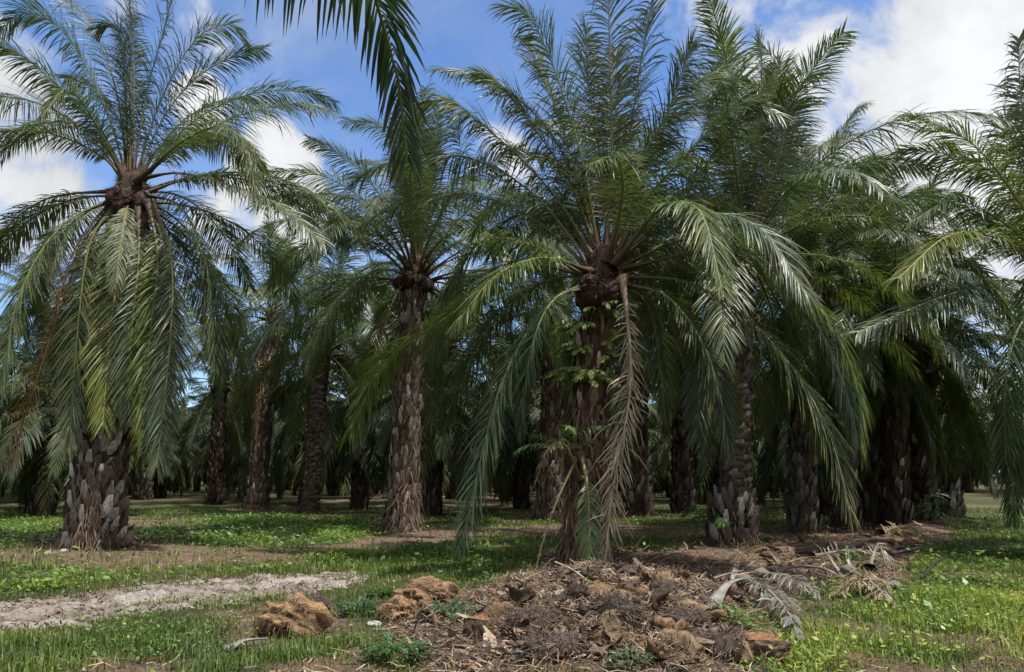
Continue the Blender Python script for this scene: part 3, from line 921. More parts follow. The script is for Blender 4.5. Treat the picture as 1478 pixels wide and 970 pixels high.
def ground_mat():
    m, nt, out = new_mat('ground')
    at_ = nt.nodes.new('ShaderNodeAttribute'); at_.attribute_name = 'col'
    sep = nt.nodes.new('ShaderNodeSeparateColor'); lk(nt, at_.outputs['Color'], sep.inputs[0])
    tc = nt.nodes.new('ShaderNodeTexCoord')

    def noise(s, d=8, ro=.6):
        n = nt.nodes.new('ShaderNodeTexNoise'); n.inputs['Scale'].default_value = s; n.inputs['Detail'].default_value = d; n.inputs['Roughness'].default_value = ro
        lk(nt, tc.outputs['Object'], n.inputs['Vector'])
        return n

    def ramp(src, stops):
        rp = nt.nodes.new('ShaderNodeValToRGB')
        while len(rp.color_ramp.elements) > 1:
            rp.color_ramp.elements.remove(rp.color_ramp.elements[-1])
        for i, (p_, c_) in enumerate(stops):
            e_ = rp.color_ramp.elements[0] if i == 0 else rp.color_ramp.elements.new(p_)
            e_.position = p_; e_.color = (*c_, 1)
        lk(nt, src, rp.inputs[0])
        return rp.outputs[0]
    n1, n2, n3 = noise(1.7), noise(9, 10, .7), noise(38, 6, .7)
    green = ramp(n2.outputs['Fac'], [(.3, (.022, .030, .012)), (.5, (.05, .062, .022)), (.62, (.075, .07, .036)), (.75, (.11, .085, .055))])
    brown = ramp(n3.outputs['Fac'], [(.3, (.045, .032, .025)), (.48, (.135, .098, .074)), (.6, (.21, .155, .115)), (.75, (.34, .27, .21))])
    red = ramp(n1.outputs['Fac'], [(.35, (1.0, .97, .95)), (.7, (1.1, .97, .88))])
    _, a1, b1, o1 = mixc(nt); lk(nt, brown, a1); lk(nt, red, b1)
    sandc = ramp(n2.outputs['Fac'], [(.3, (.13, .10, .08)), (.5, (.22, .18, .15)), (.7, (.30, .25, .21))])
    mx, a2, b2, o2 = mixc(nt, 'MIX'); lk(nt, sep.outputs[0], mx.inputs[0]); lk(nt, green, a2); lk(nt, o1, b2)
    mx, a3, b3, o3 = mixc(nt, 'MIX'); lk(nt, sep.outputs[1], mx.inputs[0]); lk(nt, o2, a3); lk(nt, sandc, b3)
    p = nt.nodes.new('ShaderNodeBsdfPrincipled'); p.inputs['Roughness'].default_value = .95; p.inputs['Specular IOR Level'].default_value = .15
    lk(nt, o3, p.inputs['Base Color'])
    bp = nt.nodes.new('ShaderNodeBump'); bp.inputs['Strength'].default_value = .9; bp.inputs['Distance'].default_value = .05
    ad = nt.nodes.new('ShaderNodeMath'); ad.operation = 'ADD'
    lk(nt, n2.outputs['Fac'], ad.inputs[0]); lk(nt, n3.outputs['Fac'], ad.inputs[1])
    lk(nt, ad.outputs[0], bp.inputs['Height']); lk(nt, bp.outputs[0], p.inputs['Normal'])
    lk(nt, p.outputs[0], out.inputs['Surface'])
    return m


M_GROUND = ground_mat()
g = obj('ground', mesh_from('ground', np.stack([X, Y, Z], -1).reshape(-1, 3), Q, C, np.zeros(len(Q), int), [M_GROUND], True))
tag(g, kind='structure')

# ---- the pale sandy track
cl, Lt = catmull(np.c_[TRACKC, np.zeros(8)], 300)
ww = np.interp(np.linspace(0, 1, 300), np.linspace(0, 1, 8), TRACKW)
dt = nrm(np.gradient(cl, axis=0)); nv = np.stack([-dt[:, 1], dt[:, 0]], 1)
v = np.linspace(-1, 1, 70)
edge = 1 + .6 * (fbm(np.linspace(0, 30, 300)[:, None] + 0 * v, 0 * v[None] + np.sign(v)[None] * 7, 4) - .5) * 2
XX = cl[:, None, 0] + nv[:, None, 0] * ww[:, None] * v[None] * edge * 1.1
YY = cl[:, None, 1] + nv[:, None, 1] * ww[:, None] * v[None] * edge * 1.1
cr = np.abs(fbm(XX * 2.3, YY * 3.1, 3) - .5) * 2
ZZ = H(XX, YY) + .05 * (1 - np.abs(v[None]) ** 3) - .02 + (.16 * (fbm(XX * 3.2 + 4, YY * 6.0, 5) - .5) + .11 * (fbm(XX * 9, YY * 12, 3) - .5)) * (1 - np.abs(v[None]) ** 4) - .085 * np.exp(-((v[None] - .40 + .06 * np.sin(np.linspace(0, 9, 300))[:, None]) / .15) ** 2) - .085 * np.exp(-((v[None] + .36 + .05 * np.sin(np.linspace(2, 12, 300))[:, None]) / .15) ** 2)
a = np.arange(299)[:, None] * 70 + np.arange(69)[None]
Q = np.stack([a, a + 70, a + 71, a + 1], -1).reshape(-1, 4)
tb = fbm(XX * 1.1 + 3, YY * 1.7)
tc_ = (np.array([.29, .26, .235])[None, None] * (1 - sm(tb, .5, .66)[..., None] * .45) + np.array([.16, .125, .10]) * sm(tb, .5, .66)[..., None] * .45) * np.where(cr[..., None] < .08, .6, 1.0)
M_SAND = rough_mat('sandy_soil', scale=16, lo=.62, hi=1.2, bump=1.0, dist=.05, rough=.95)
tmb = MB(); tmb.add(np.stack([XX, YY, ZZ], -1).reshape(-1, 3), Q, tc_.reshape(-1, 3))
tag(obj('dirt_track', tmb.mesh('dirt_track', [M_SAND], True)), kind='structure')


# ------------------------------------------------------------------ grass, ground cover, litter
def view_pts(n, y0, y1, r, pw=1.0, margin=2.5):
    """points in the widened view wedge, density falling with distance"""
    y = y0 + (y1 - y0) * r.random(n) ** pw
    x = (r.random(n) * 2 - 1) * (0.72 * y + margin)
    return x, y


def blades(n, y0, y1, r, hl, wd, pal, dens, pw=1.0, lean=.6, filt=None):
    x, y = view_pts(n, y0, y1, r, pw)
    so, sa = zones(x, y)
    pr = dens(x, y) * (1 - .97 * so) * (1 - .93 * sa * (.55 + .45 * sm(fbm(x * 2.1 + 3, y * 2.1), .36, .56)))
    k = r.random(n) < pr
    x, y = x[k], y[k]
    n = len(x)
    z = H(x, y) - .01
    p = np.stack([x, y, z], 1)
    az = r.random(n) * 6.283
    o = np.stack([np.cos(az), np.sin(az), np.zeros(n)], 1)
    sdv = np.stack([-np.sin(az), np.cos(az), np.zeros(n)], 1)
    patch = .35 + 1.3 * fbm(x * 1.1 + 11, y * 1.1)
    ln = r.uniform(*hl, n) * patch
    le = np.abs(r.normal(0, lean, n))
    w = (r.uniform(*wd, n) * .5)[:, None]
    d1 = nrm(np.array([0, 0, 1.0]) + o * (le * .5)[:, None])
    d2 = nrm(np.array([0, 0, 1.0]) + o * (le * 1.8)[:, None])
    p1 = p + d1 * (ln * .55)[:, None]
    p2 = p1 + d2 * (ln * .45)[:, None]
    V = np.stack([p - sdv * w, p + sdv * w, p1 - sdv * w * .8, p1 + sdv * w * .8, p2, p2 + sdv * w * .05], 1)
    Q = (np.arange(n) * 6)[:, None, None] + np.array([[0, 1, 3, 2], [2, 3, 5, 4]])[None]
    pal = np.array(pal)
    hue = np.clip((fbm(x * .8 + 40, y * .8 + 3) - .5) * 1.5 + .48 + r.normal(0, .17, n), .02, .98) * (len(pal) - 1)
    i = hue.astype(int); f = (hue - i)[:, None]
    c = (pal[i] * (1 - f) + pal[np.minimum(i + 1, len(pal) - 1)] * f) * r.uniform(.7, 1.25, (n, 1))
    return V.reshape(-1, 3), Q.reshape(-1, 4), np.repeat(c, 6, 0)


def leaves(n, y0, y1, r, sz, pal, dens, pw=1.0):
    """small broad leaves of creeping ground cover"""
    x, y = view_pts(n, y0, y1, r, pw)
    so, sa = zones(x, y)
    k = r.random(n) < dens(x, y) * (1 - .95 * so) * (1 - .98 * sa)
    x, y = x[k], y[k]; n = len(x)
    z = H(x, y) + r.random(n) ** 1.5 * .16 * (.4 + fbm(x * 1.2, y * 1.2))
    p = np.stack([x, y, z], 1)
    az = r.random(n) * 6.283
    d = nrm(np.stack([np.cos(az), np.sin(az), r.normal(.15, .35, n)], 1))
    e = nrm(np.cross(d, np.array([0, 0, 1.0]) + r.normal(0, .3, (n, 3))))
    s = r.uniform(*sz, n)[:, None]
    V = np.stack([p, p + d * s * .5 + e * s * .28, p + d * s, p + d * s * .5 - e * s * .28], 1)
    pal = np.array(pal)
    c = pal[np.clip((fbm(x * .5, y * .5 + 70) + r.normal(0, .2, n)) * len(pal), 0, len(pal) - 1).astype(int)] * r.uniform(.7, 1.3, (n, 1))
    return V.reshape(-1, 3), np.arange(n * 4).reshape(-1, 4), np.repeat(c, 4, 0)


r = np.random.default_rng(12)
LUSH = W([(1110, 990), (1110, 930), (1180, 890), (1300, 862), (1478, 850), (1700, 850), (1700, 1000)])
LEFT = W([(-300, 1000), (-100, 935), (120, 925), (250, 905), (330, 930), (520, 930), (600, 960), (620, 1000)])
TALL = [(.045, .075, .02), (.08, .125, .025), (.14, .19, .035), (.25, .285, .05), (.31, .285, .075)]
SHORT = [(.04, .065, .02), (.065, .10, .025), (.10, .135, .03), (.15, .165, .045), (.18, .15, .075)]
gm = MB()
one = lambda x, y: np.ones_like(x)
lush = lambda x, y: sm(sdist(LUSH, x, y) + .6 * (fbm(x * 1.5, y * 1.5) - .5), -.2, .4)
left = lambda x, y: sm(sdist(LEFT, x, y) + .9 * (fbm(x * 1.5, y * 1.5) - .5), -.3, .4)
gm.add(*blades(130000, 4.9, 10.5, r, (.05, .19), (.006, .012), TALL[1:] + [(.36, .35, .06)], lambda x, y: lush(x, y) * (.35 + .65 * sm(fbm(x * 1.6 + 8, y * 1.9), .36, .52)), 1.0, 1.1))
gm.add(*blades(100000, 4.9, 9.5, r, (.05, .18), (.006, .013), TALL[:4], lambda x, y: left(x, y) * (.15 + .85 * sm(fbm(x * 1.3 + 8, y * 1.6), .4, .58)), 1.0, 1.0))
gm.add(*blades(120000, 5.5, 15, r, (.04, .12), (.007, .014), SHORT, lambda x, y: .25 + .75 * sm(fbm(x * .7, y * .7 + 9), .38, .58), .9, .9))
gm.add(*blades(110000, 13, 40, r, (.06, .16), (.014, .03), TALL[:3] + SHORT[2:3], lambda x, y: .35 + .65 * sm(fbm(x * .4, y * .6 + 9), .36, .55), 1.2, .8))
tag(obj('grass', gm.mesh('grass', [M_GRASS])), 'green grass growing over the plantation floor and the lane', 'grass', kind='stuff')
cm = MB()
CP_ = [(.04, .08, .02), (.07, .13, .025), (.12, .19, .03), (.17, .235, .04)]
strip = W([(180, 772), (320, 742), (460, 748), (560, 755), (560, 776), (330, 782), (185, 790)])
strip2 = W([(-60, 800), (-60, 740), (80, 740), (90, 785)])
cdens = lambda x, y: np.maximum(np.maximum(sm(sdist(strip, x, y), -1, 1), sm(sdist(strip2, x, y), -1, 1)), .35 * sm(fbm(x * .9 + 5, y * .9), .5, .62))
cm.add(*leaves(150000, 9, 30, r, (.06, .14), CP_, cdens, .9))
cm.add(*leaves(26000, 4.9, 11, r, (.03, .075), [(.10, .16, .03), (.17, .23, .04), (.25, .29, .05), (.31, .29, .05)], lambda x, y: lush(x, y) * .8, 1))
cm.add(*leaves(60000, 5, 12, r, (.025, .06), CP_, lambda x, y: .15 + .6 * sm(fbm(x * .9 + 5, y * .9), .48, .6), 1))
tag(obj('ground_cover', cm.mesh('ground_cover', [M_WEED])), 'low bright creeping weeds covering the ground between the palms', 'ground cover', kind='stuff')


def strips(x, y, r, ln, wd, up, pal, tilt=.25, curl=.5):
    n = len(x)
    z = H(x, y) + r.random(n) ** 2 * up
    p = np.stack([x, y, z], 1)
    az = r.random(n) * 6.283
    d = nrm(np.stack([np.cos(az), np.sin(az), r.normal(.05, tilt, n)], 1))
    sdv = nrm(np.cross(d, np.array([0, 0, 1.0]) + r.normal(0, .6, (n, 3))))
    cu = sdv * r.normal(0, curl * .5, n)[:, None] + np.array([0, 0, 1.0]) * r.normal(-.1, curl * .4, n)[:, None]
    l = (r.uniform(*ln, n))[:, None]
    w = (r.uniform(*wd, n) * .5)[:, None]
    p1 = p + d * l * .5
    p2 = p1 + nrm(d + cu) * l * .5
    V = np.stack([p - sdv * w, p + sdv * w, p1 - sdv * w, p1 + sdv * w, p2 - sdv * w * .4, p2 + sdv * w * .4], 1)
    Q = (np.arange(n) * 6)[:, None, None] + np.array([[0, 1, 3, 2], [2, 3, 5, 4]])[None]
    c = np.array(pal)[r.integers(0, len(pal), n)] * r.uniform(.65, 1.3, (n, 1))
    return V.reshape(-1, 3), Q.reshape(-1, 4), np.repeat(c, 6, 0)


DRY = [(.17, .13, .10), (.24, .18, .13), (.06, .045, .036), (.33, .27, .215), (.12, .088, .066), (.085, .062, .048), (.28, .165, .085), (.05, .038, .03)]
lm = MB()
x, y = view_pts(330000, 5, 30, r, 1.1)
so, sa = zones(x, y)
pl = sm(sdist(PILE, x, y), -.3, .5)
k = r.random(len(x)) < so * (.10 + .5 * pl * (y < 13))
x, y = x[k], y[k]
lm.add(*strips(x, y, r, (.05, .26), (.004, .014), .06, DRY))
near = sm(sdist(PILE, x, y), .0, .5)
k = r.random(len(x)) < .10 * near
lm.add(*strips(x[k], y[k], r, (.06, .18), (.015, .045), .07, DRY, .3, .7))
k = r.random(len(x)) < .03 * near
lm.add(*strips(x[k], y[k], r, (.10, .30), (.03, .08), .10, DRY, .4, .8))
x = r.uniform(PILE[:, 0].min(), PILE[:, 0].max(), 400000); y = r.uniform(5, 13.5, 400000)
k = r.random(len(x)) < sm(sdist(PILE, x, y), -.15, .35) * (.25 + .75 * sm(fbm(x * 2.2, y * 2.2 + 5), .4, .6))
x, y = x[k], y[k]
lm.add(*strips(x, y, r, (.03, .15), (.003, .010), .10, DRY, .45, .8))
for bx, by, br in BASES:
    q = 900
    aa, dd = r.random(q) * 6.283, .35 + np.abs(r.normal(0, .45, q)) * br * 1.6
    lm.add(*strips(bx + np.cos(aa) * dd, by + np.sin(aa) * dd, r, (.08, .35), (.006, .022), .10, DRY, .4, .7))
x, y = r.uniform(-9, -1, 9000), r.uniform(6, 13, 9000)
k = sdist(TRACK, x, y) > -.1
lm.add(*strips(x[k], y[k], r, (.02, .09), (.01, .03), .05, [(.10, .07, .05), (.2, .16, .12), (.07, .05, .035)], .5, .6))
tag(obj('palm_litter', lm.mesh('palm_litter', [M_DRY])), 'brown fibres, twigs and husk scraps strewn over the soil and the heap', 'litter', kind='stuff')

# ------------------------------------------------------------------ heap: chunks, bunches, stalks, plants
def rest(o, px, py, dz=0.0):
    p = gpt(px, py)
    o.location = (p[0], p[1], float(H(p[0], p[1])) + dz)
    return o


def thing(name, me, label, cat, px, py, dz=0.0, rz=0.0, sc=1.0, group=None, rx=0.0, ry=0.0):
    o = obj(name, me)
    rest(o, px, py, dz)
    o.rotation_euler = (rx, ry, rz)
    o.scale = (sc, sc, sc) if not isinstance(sc, tuple) else sc
    return tag(o, label, cat, group)


TAN, TAN2 = (.40, .26, .145), (.08, .052, .035)


def chunk(seed, rx, ry, rz, c=TAN, c2=TAN2, spikes=900):
    return lump_mb(rx, ry, rz, seed, n=56, amp=.5, c=c, c2=c2, spikes=int(spikes * 1.3), sl=.11, sw=.0035, sc=(.27, .18, .105), hang=.6, fr=2.5).mesh('fibre_chunk', [M_FIBRE])


CG = 'fibrous palm chunks lying about the heap'
thing('fibre_chunk', chunk(1, .40, .28, .26), 'large orange-tan fibrous palm chunk lying alone left of the heap', 'palm chunk', 422, 918, .11, .2, (.74, .74, .95), CG)
thing('fibre_chunk', chunk(2, .42, .30, .22, (.30, .19, .11)), 'brown fibrous chunk with a dark upright splinter behind it, left end of heap', 'palm chunk', 612, 878, .12, .4, .85, CG)
thing('fibre_chunk', chunk(3, .30, .26, .20), 'small round fibrous chunk beside the blue-green weed', 'palm chunk', 575, 893, .07, 1.2, .7, CG)
thing('fibre_chunk', chunk(4, .33, .26, .24, (.25, .155, .09)), 'orange shredded chunk at the left edge of the heap above the dark brown husk', 'palm chunk', 728, 892, .05, 2.2, .7, CG)
thing('fibre_chunk', chunk(5, .40, .32, .26, (.26, .17, .10)), 'broad pale brown chunk at the top of the heap below the hanging dead frond', 'palm chunk', 868, 852, -.02, 2.9, .75, CG)
thing('fibre_chunk', chunk(6, .30, .22, .20, (.24, .16, .095)), 'bright orange chunk on the right shoulder of the heap', 'palm chunk', 950, 872, .03, .9, .5, CG)
thing('fibre_chunk', chunk(7, .32, .24, .18, (.26, .17, .10)), 'tan flattened chunk in the middle front of the heap', 'palm chunk', 882, 918, .0, .5, .6, CG)
thing('fibre_chunk', chunk(8, .34, .26, .2, (.22, .15, .10)), 'dull brown chunk half buried at the front edge of the heap', 'palm chunk', 962, 948, .0, 1.9, .6, CG)
thing('fibre_chunk', chunk(9, .3, .24, .2, (.23, .16, .1)), 'tan chunk by the long pale stalks at the upper left of the heap', 'palm chunk', 772, 858, .0, 1.4, .6, CG)
thing('fibre_chunk', chunk(10, .30, .22, .12, (.17, .115, .075)), 'low brown fibrous clump in the bright grass at the bottom edge', 'palm chunk', 1240, 955, .0, .4, .9, CG)
thing('fibre_chunk', chunk(12, .34, .24, .12, (.15, .10, .07)), 'low brown fibrous clump at the bottom right corner in the grass', 'palm chunk', 1430, 955, .0, 1.4, .9, CG)
for o in [o for o in bpy.data.objects if o.name.startswith('fibre_chunk') and o.location.x > -0.9]:
    o.scale.z *= .62
    o.location.z -= .035
BG = 'spent fruit bunches on the heap'
bunch = [lump_mb(.23, .19, .15, 40 + k, n=16, amp=.3, c=(.06, .045, .035), c2=(.02, .015, .013), spikes=900, sl=.085, sw=.005, sc=(.13, .095, .075)).mesh('spent_fruit_bunch', [M_FRUIT]) for k in range(3)]
for i, (px, py, s, lb) in enumerate([
        (890, 892, 1.05, 'big dark bristly spent fruit bunch in the middle of the heap'), (768, 905, .9, 'dark bristly spent fruit bunch at the left side of the heap'),
        (962, 862, .85, 'grey bristly spent fruit bunch near the top right of the heap'), (1048, 945, 1.0, 'dark bristly spent fruit bunch beside the cut brown block'),
        (455, 882, .9, 'grey bristly spent fruit bunch just behind the lone orange-tan chunk'), (800, 945, .95, 'dark bristly spent fruit bunch at the front of the heap near the white stone'),
        (990, 905, .8, 'brown bristly spent fruit bunch right of the big middle one'), (835, 868, .75, 'small brown bristly spent fruit bunch under the dead hanging frond')]):
    thing('spent_fruit_bunch', bunch[i % 3], lb, 'fruit bunch', px, py, .06, i * 1.3, s * .9, BG)
for o in [o for o in bpy.data.objects if o.name.startswith('spent_fruit_bunch')]:
    o.rotation_euler = (random.uniform(-.5, .5), random.uniform(-.5, .5), random.random() * 6)
    q = o.scale[0]; o.scale = (q * random.uniform(.75, 1.35), q * random.uniform(.6, 1.0), q * random.uniform(.55, 1.0))


def stalk_mesh(P, w, seed, c=(.30, .27, .25), c2=(.14, .11, .09), thick=.3, flare=1.6):
    """trough-shaped dry leaf stalk"""
    r = np.random.default_rng(seed)
    C, L = catmull(P, 26)
    T = nrm(np.gradient(C, axis=0))
    B = nrm(np.cross(T, np.array([0, 0, 1.0])))
    N = np.cross(B, T)
    s = np.linspace(0, 1, 26)
    hw = w * (.28 + .72 * (1 - s) ** 1.2) * (1 + (flare - 1) * np.exp(-s / .12))
    hw *= 1 + .15 * r.normal(0, 1, 26).cumsum() / 5
    an = np.array([-1, -.55, 0, .55, 1, .5, 0, -.5])
    ht = np.array([.45, .05, -.1, .05, .45, -thick, -thick * 1.3, -thick])
    V = C[:, None] + B[:, None] * (an[None] * hw[:, None])[..., None] + N[:, None] * (ht[None] * hw[:, None])[..., None]
    a = np.arange(25)[:, None] * 8 + np.arange(8)[None]
    b = np.arange(25)[:, None] * 8 + (np.arange(8)[None] + 1) % 8
    Q = np.stack([a, b, b + 8, a + 8], -1).reshape(-1, 4)
    Q = np.concatenate([Q, [[0, 1, 6, 7], [1, 2, 5, 6], [2, 3, 4, 5], [200, 207, 206, 201], [201, 206, 205, 202], [202, 205, 204, 203]]])
    cc = np.where((an[None] > -2)[..., None], np.array(c), 0) * r.uniform(.7, 1.2, (26, 1, 1)) * np.ones((26, 8, 1))
    cc[:, 5:] = np.array(c2)
    mb = MB(); mb.add(V.reshape(-1, 3), Q, cc.reshape(-1, 3))
    return mb


M_STALK = rough_mat('dry_stalk', scale=20, lo=.6, hi=1.3, bump=.4, dist=.01, rough=.75, stretch=(3, 3, 3))


def stalk(pts, w, seed, label, **kw):
    """pts: photo pixel on the ground + height above it"""
    P = []
    for px, py, hz in pts:
        p = gpt(px, py); P.append([p[0], p[1], float(H(p[0], p[1])) + hz])
    P = np.array(P)
    o = obj('dry_leaf_stalk', stalk_mesh(P - P[0], w, seed, **kw).mesh('dry_leaf_stalk', [M_STALK]))
    o.location = P[0]
    return tag(o, label, 'leaf stalk', 'dry leaf stalks on the heap')


stalk([(1030, 880, .03), (1055, 866, .16), (1085, 858, .2), (1120, 852, .12)], .055, 1, 'long curved pale grey leaf stalk arching beside the heap', c=(.21, .2, .19))
stalk([(1066, 830, .16), (1058, 845, .10), (1052, 858, .02)], .045, 2, 'short pale upright leaf stalk stub standing above the others', c=(.28, .25, .22), flare=1.5)
stalk([(990, 862, .03), (1030, 846, .1), (1075, 838, .14), (1115, 838, .1)], .08, 3, 'broad dark grey leaf stalk lying behind the curved pale one', c=(.16, .15, .145))
stalk([(1105, 846, .05), (1140, 835, .16), (1185, 832, .12), (1215, 838, .04)], .10, 4, 'dark hollow leaf stalk curling at the right end of the stalk heap', c=(.14, .13, .13))
stalk([(1060, 842, .1), (1105, 838, .16), (1160, 822, .18), (1190, 815, .12)], .035, 5, 'thin brown stalk lying across the others', c=(.27, .18, .11))
stalk([(1235, 836, .03), (1226, 826, .16), (1222, 818, .26)], .035, 6, 'pale split stub poking up at the right of the stalk heap', c=(.28, .26, .23), flare=1.5)
stalk([(1218, 836, .03), (1204, 826, .14), (1198, 820, .2)], .035, 7, 'small pale stub beside the split one', c=(.26, .24, .21), flare=1.5)
stalk([(330, 942, .02), (352, 936, .06), (385, 930, .05)], .055, 8, 'flat grey stalk lying under the lone orange-tan chunk', c=(.24, .22, .2))
stalk([(930, 818, .02), (965, 806, .12), (1000, 798, .05)], .02, 9, 'thin bare twig leaning out of the top of the heap', c=(.28, .22, .16), flare=1)
stalk([(745, 848, .05), (790, 838, .12), (835, 832, .1)], .03, 10, 'long pale stick lying on the upper left of the heap', c=(.36, .28, .2), flare=1)
stalk([(800, 826, .16), (825, 838, .12), (850, 848, .06)], .022, 11, 'pale stick crossing the upper left stick', c=(.38, .31, .24), flare=1)
stalk([(938, 842, .02), (925, 836, .14), (915, 828, .2)], .07, 12, 'dark curled stalk piece at the top right of the heap', c=(.12, .09, .07))
stalk([(1003, 832, .02), (1015, 828, .12), (1032, 836, .05)], .05, 13, 'small dark peaked stalk piece left of the pale upright stub', c=(.1, .08, .07))
stalk([(1085, 925, .02), (1100, 922, .05), (1125, 935, .02)], .04, 14, 'small brown stalk splinter beside the cut brown block', c=(.22, .15, .1))
stalk([(612, 870, .02), (600, 866, .14), (586, 864, .24)], .05, 15, 'dark upright splinter standing behind the left end chunk', c=(.05, .04, .033), c2=(.04, .03, .025), flare=1.4)
stalk([(1330, 838, .03), (1362, 826, .22), (1395, 832, .2), (1430, 850, .03)], .03, 16, 'thin black arched stalk standing in the grass of the lane', c=(.03, .026, .022), c2=(.02, .018, .016), flare=1)
stalk([(1290, 800, .02), (1330, 795, .06), (1370, 792, .04)], .05, 17, 'pale stalk lying far along the debris ridge by the lane', c=(.34, .29, .24))
stalk([(1225, 795, .05), (1260, 788, .12), (1300, 786, .04)], .06, 18, 'grey stalk lying on the debris ridge near the slim palm', c=(.2, .18, .16))
stalk([(1150, 800, .04), (1185, 800, .1), (1215, 803, .03)], .06, 19, 'dark stalk with raised end on the brown mulch', c=(.07, .06, .055))


# broken husk pieces: bent, ragged shells
def husk_mesh(seed, c):
    r = np.random.default_rng(seed)
    n = 9
    u = np.linspace(-1, 1, n)
    U, Vv = np.meshgrid(u, u, indexing='ij')
    wv = (1 - .5 * np.abs(Vv) ** 1.6) * (1 + .18 * r.normal(0, 1, (1, n)))
    bend, tw = r.uniform(.3, 1.3), r.uniform(-.5, .5)
    x_ = .07 * U * wv; y_ = .17 * Vv * (1 + .12 * r.normal(0, 1, (n, 1)))
    z_ = .07 * bend * (U ** 2 - .5) * wv + .04 * r.uniform(-1, 1) * Vv ** 2 + tw * U * Vv * .05 + r.normal(0, .006, (n, n))
    mb = MB()
    top = np.stack([x_, y_, z_ + .014], -1).reshape(-1, 3); bot = np.stack([x_ * .9, y_ * .95, z_ - .014], -1).reshape(-1, 3)
    i = np.arange(n - 1)[:, None] * n + np.arange(n - 1)[None]
    Q1 = np.stack([i, i + n, i + n + 1, i + 1], -1).reshape(-1, 4)
    rim = [k for k in range(n)] + [k * n + n - 1 for k in range(1, n)] + [n * n - 1 - k for k in range(1, n)] + [(n - 1 - k) * n for k in range(1, n - 1)]
    Qr = [[rim[k], rim[(k + 1) % len(rim)], rim[(k + 1) % len(rim)] + n * n, rim[k] + n * n] for k in range(len(rim))]
    mb.add(np.concatenate([top, bot]), np.concatenate([Q1, Q1[:, ::-1] + n * n, Qr]), np.array(c) * r.uniform(.75, 1.25, (2 * n * n, 1)))
    return mb.mesh('husk_piece', [M_FIBRE])


HUSK = [husk_mesh(k, c) for k, c in enumerate([(.25, .175, .11), (.16, .115, .08), (.075, .052, .038), (.22, .17, .125), (.22, .135, .08), (.11, .08, .06)])]
rh = random.Random(9)
nh = 0
while nh < 70:
    px, py = rh.uniform(600, 1120), 826 + 130 * rh.random() ** .8
    p = gpt(px, py)
    if float(sdist(PILE, np.array(p[0]), np.array(p[1]))) < .25 or (px < 720 and py > 905):
        continue
    s_ = rh.uniform(.55, 1.5)
    thing('husk_piece', HUSK[rh.randrange(6)], 'broken brown husk piece lying loose on the debris heap', 'husk piece', px, py, .04, rh.random() * 6.3, s_, 'broken husk pieces on the heap', rh.uniform(-.9, .9), rh.uniform(-.9, .9))
    nh += 1


nh = 0
while nh < 36:
    px, py = rh.uniform(1090, 1350), rh.uniform(764, 850)
    p = gpt(px, py)
    if float(segd(RIDGE, np.array(p[0]), np.array(p[1]))) > 1.5:
        continue
    thing('husk_piece', HUSK[rh.randrange(6)], 'brown husk scrap strewn along the debris ridge by the grass lane', 'husk piece', px, py, .03, rh.random() * 6.3, rh.uniform(.5, 1.2), 'husk scraps along the debris ridge', rh.uniform(-.7, .7), rh.uniform(-.7, .7))
    nh += 1


# cut brown block with the dark pit beside it
def block_mesh():
    mb = MB()
    r = np.random.default_rng(5)
    n = 12
    u = np.linspace(0, 1, n)
    U, Vv = np.meshgrid(u, u)
    def face(o_, a_, b_, c):
        o_, a_, b_ = map(np.array, (o_, a_, b_))
        nrmv = np.cross(a_, b_); nrmv = nrmv / np.linalg.norm(nrmv)
        edge = np.minimum(np.minimum(U, 1 - U), np.minimum(Vv, 1 - Vv)) > 0
        P = o_ + U[..., None] * a_ + Vv[..., None] * b_ + nrmv * (edge * (r.normal(0, .016, U.shape) + .05 * (fbm(U * 4 + o_[0] * 9, Vv * 4 + o_[2] * 5, 3) - .5)))[..., None]
        i = np.arange(n - 1)[:, None] * n + np.arange(n - 1)[None]
        Q = np.stack([i, i + 1, i + n + 1, i + n], -1).reshape(-1, 4)
        mb.add(P.reshape(-1, 3), Q, np.array(c) * r.uniform(.75, 1.2, (n * n, 1)))
    w, d, h, k = .42, .34, .24, .06
    face((0, 0, 0), (w, .05, 0), (0 + k, 0, h), (.22, .15, .11))
    face((w, .05, 0), (-k, d, 0), (-k * .3, 0, h * .9), (.26, .15, .08))
    face((k, 0, h), (w - k * 1.3, .05, -h * .1), (-k, d, 0.02), (.30, .165, .085))
    face((-k, d, 0), (k, -d, 0), (k, 0, h), (.12, .085, .065))
    face((w - k, d + .05, 0), (-w, -.05, 0), (0, 0, h), (.08, .06, .05))
    return mb.mesh('cut_trunk_block', [M_FIBRE])


thing('cut_trunk_block', block_mesh(), 'brown cut palm block with flat orange top at the right front corner of the heap', 'trunk block', 1072, 950, -.06, -.25, .82)
thing('cut_trunk_block', bpy.data.meshes['cut_trunk_block'], 'smooth dark brown husk piece at the left front of the heap', 'trunk block', 700, 925, -.03, 1.1, (.6, .6, .8))

# stones
ST = lump_mb(.11, .08, .06, 61, n=12, amp=.2, c=(.36, .34, .32), c2=(.26, .24, .22)).mesh('stone', [M_DRY])
thing('stone', ST, 'small white stone at the front edge of the heap', 'stone', 748, 950, -.01, .3, .9)
thing('stone', ST, 'pale stone lying on bare soil at the foot of the stout palm', 'stone', 92, 796, .0, 1, .8)
thing('stone', ST, 'pale flat piece lying in front of the left end chunk', 'stone', 540, 902, .01, 2, (1.1, 1.0, .4))

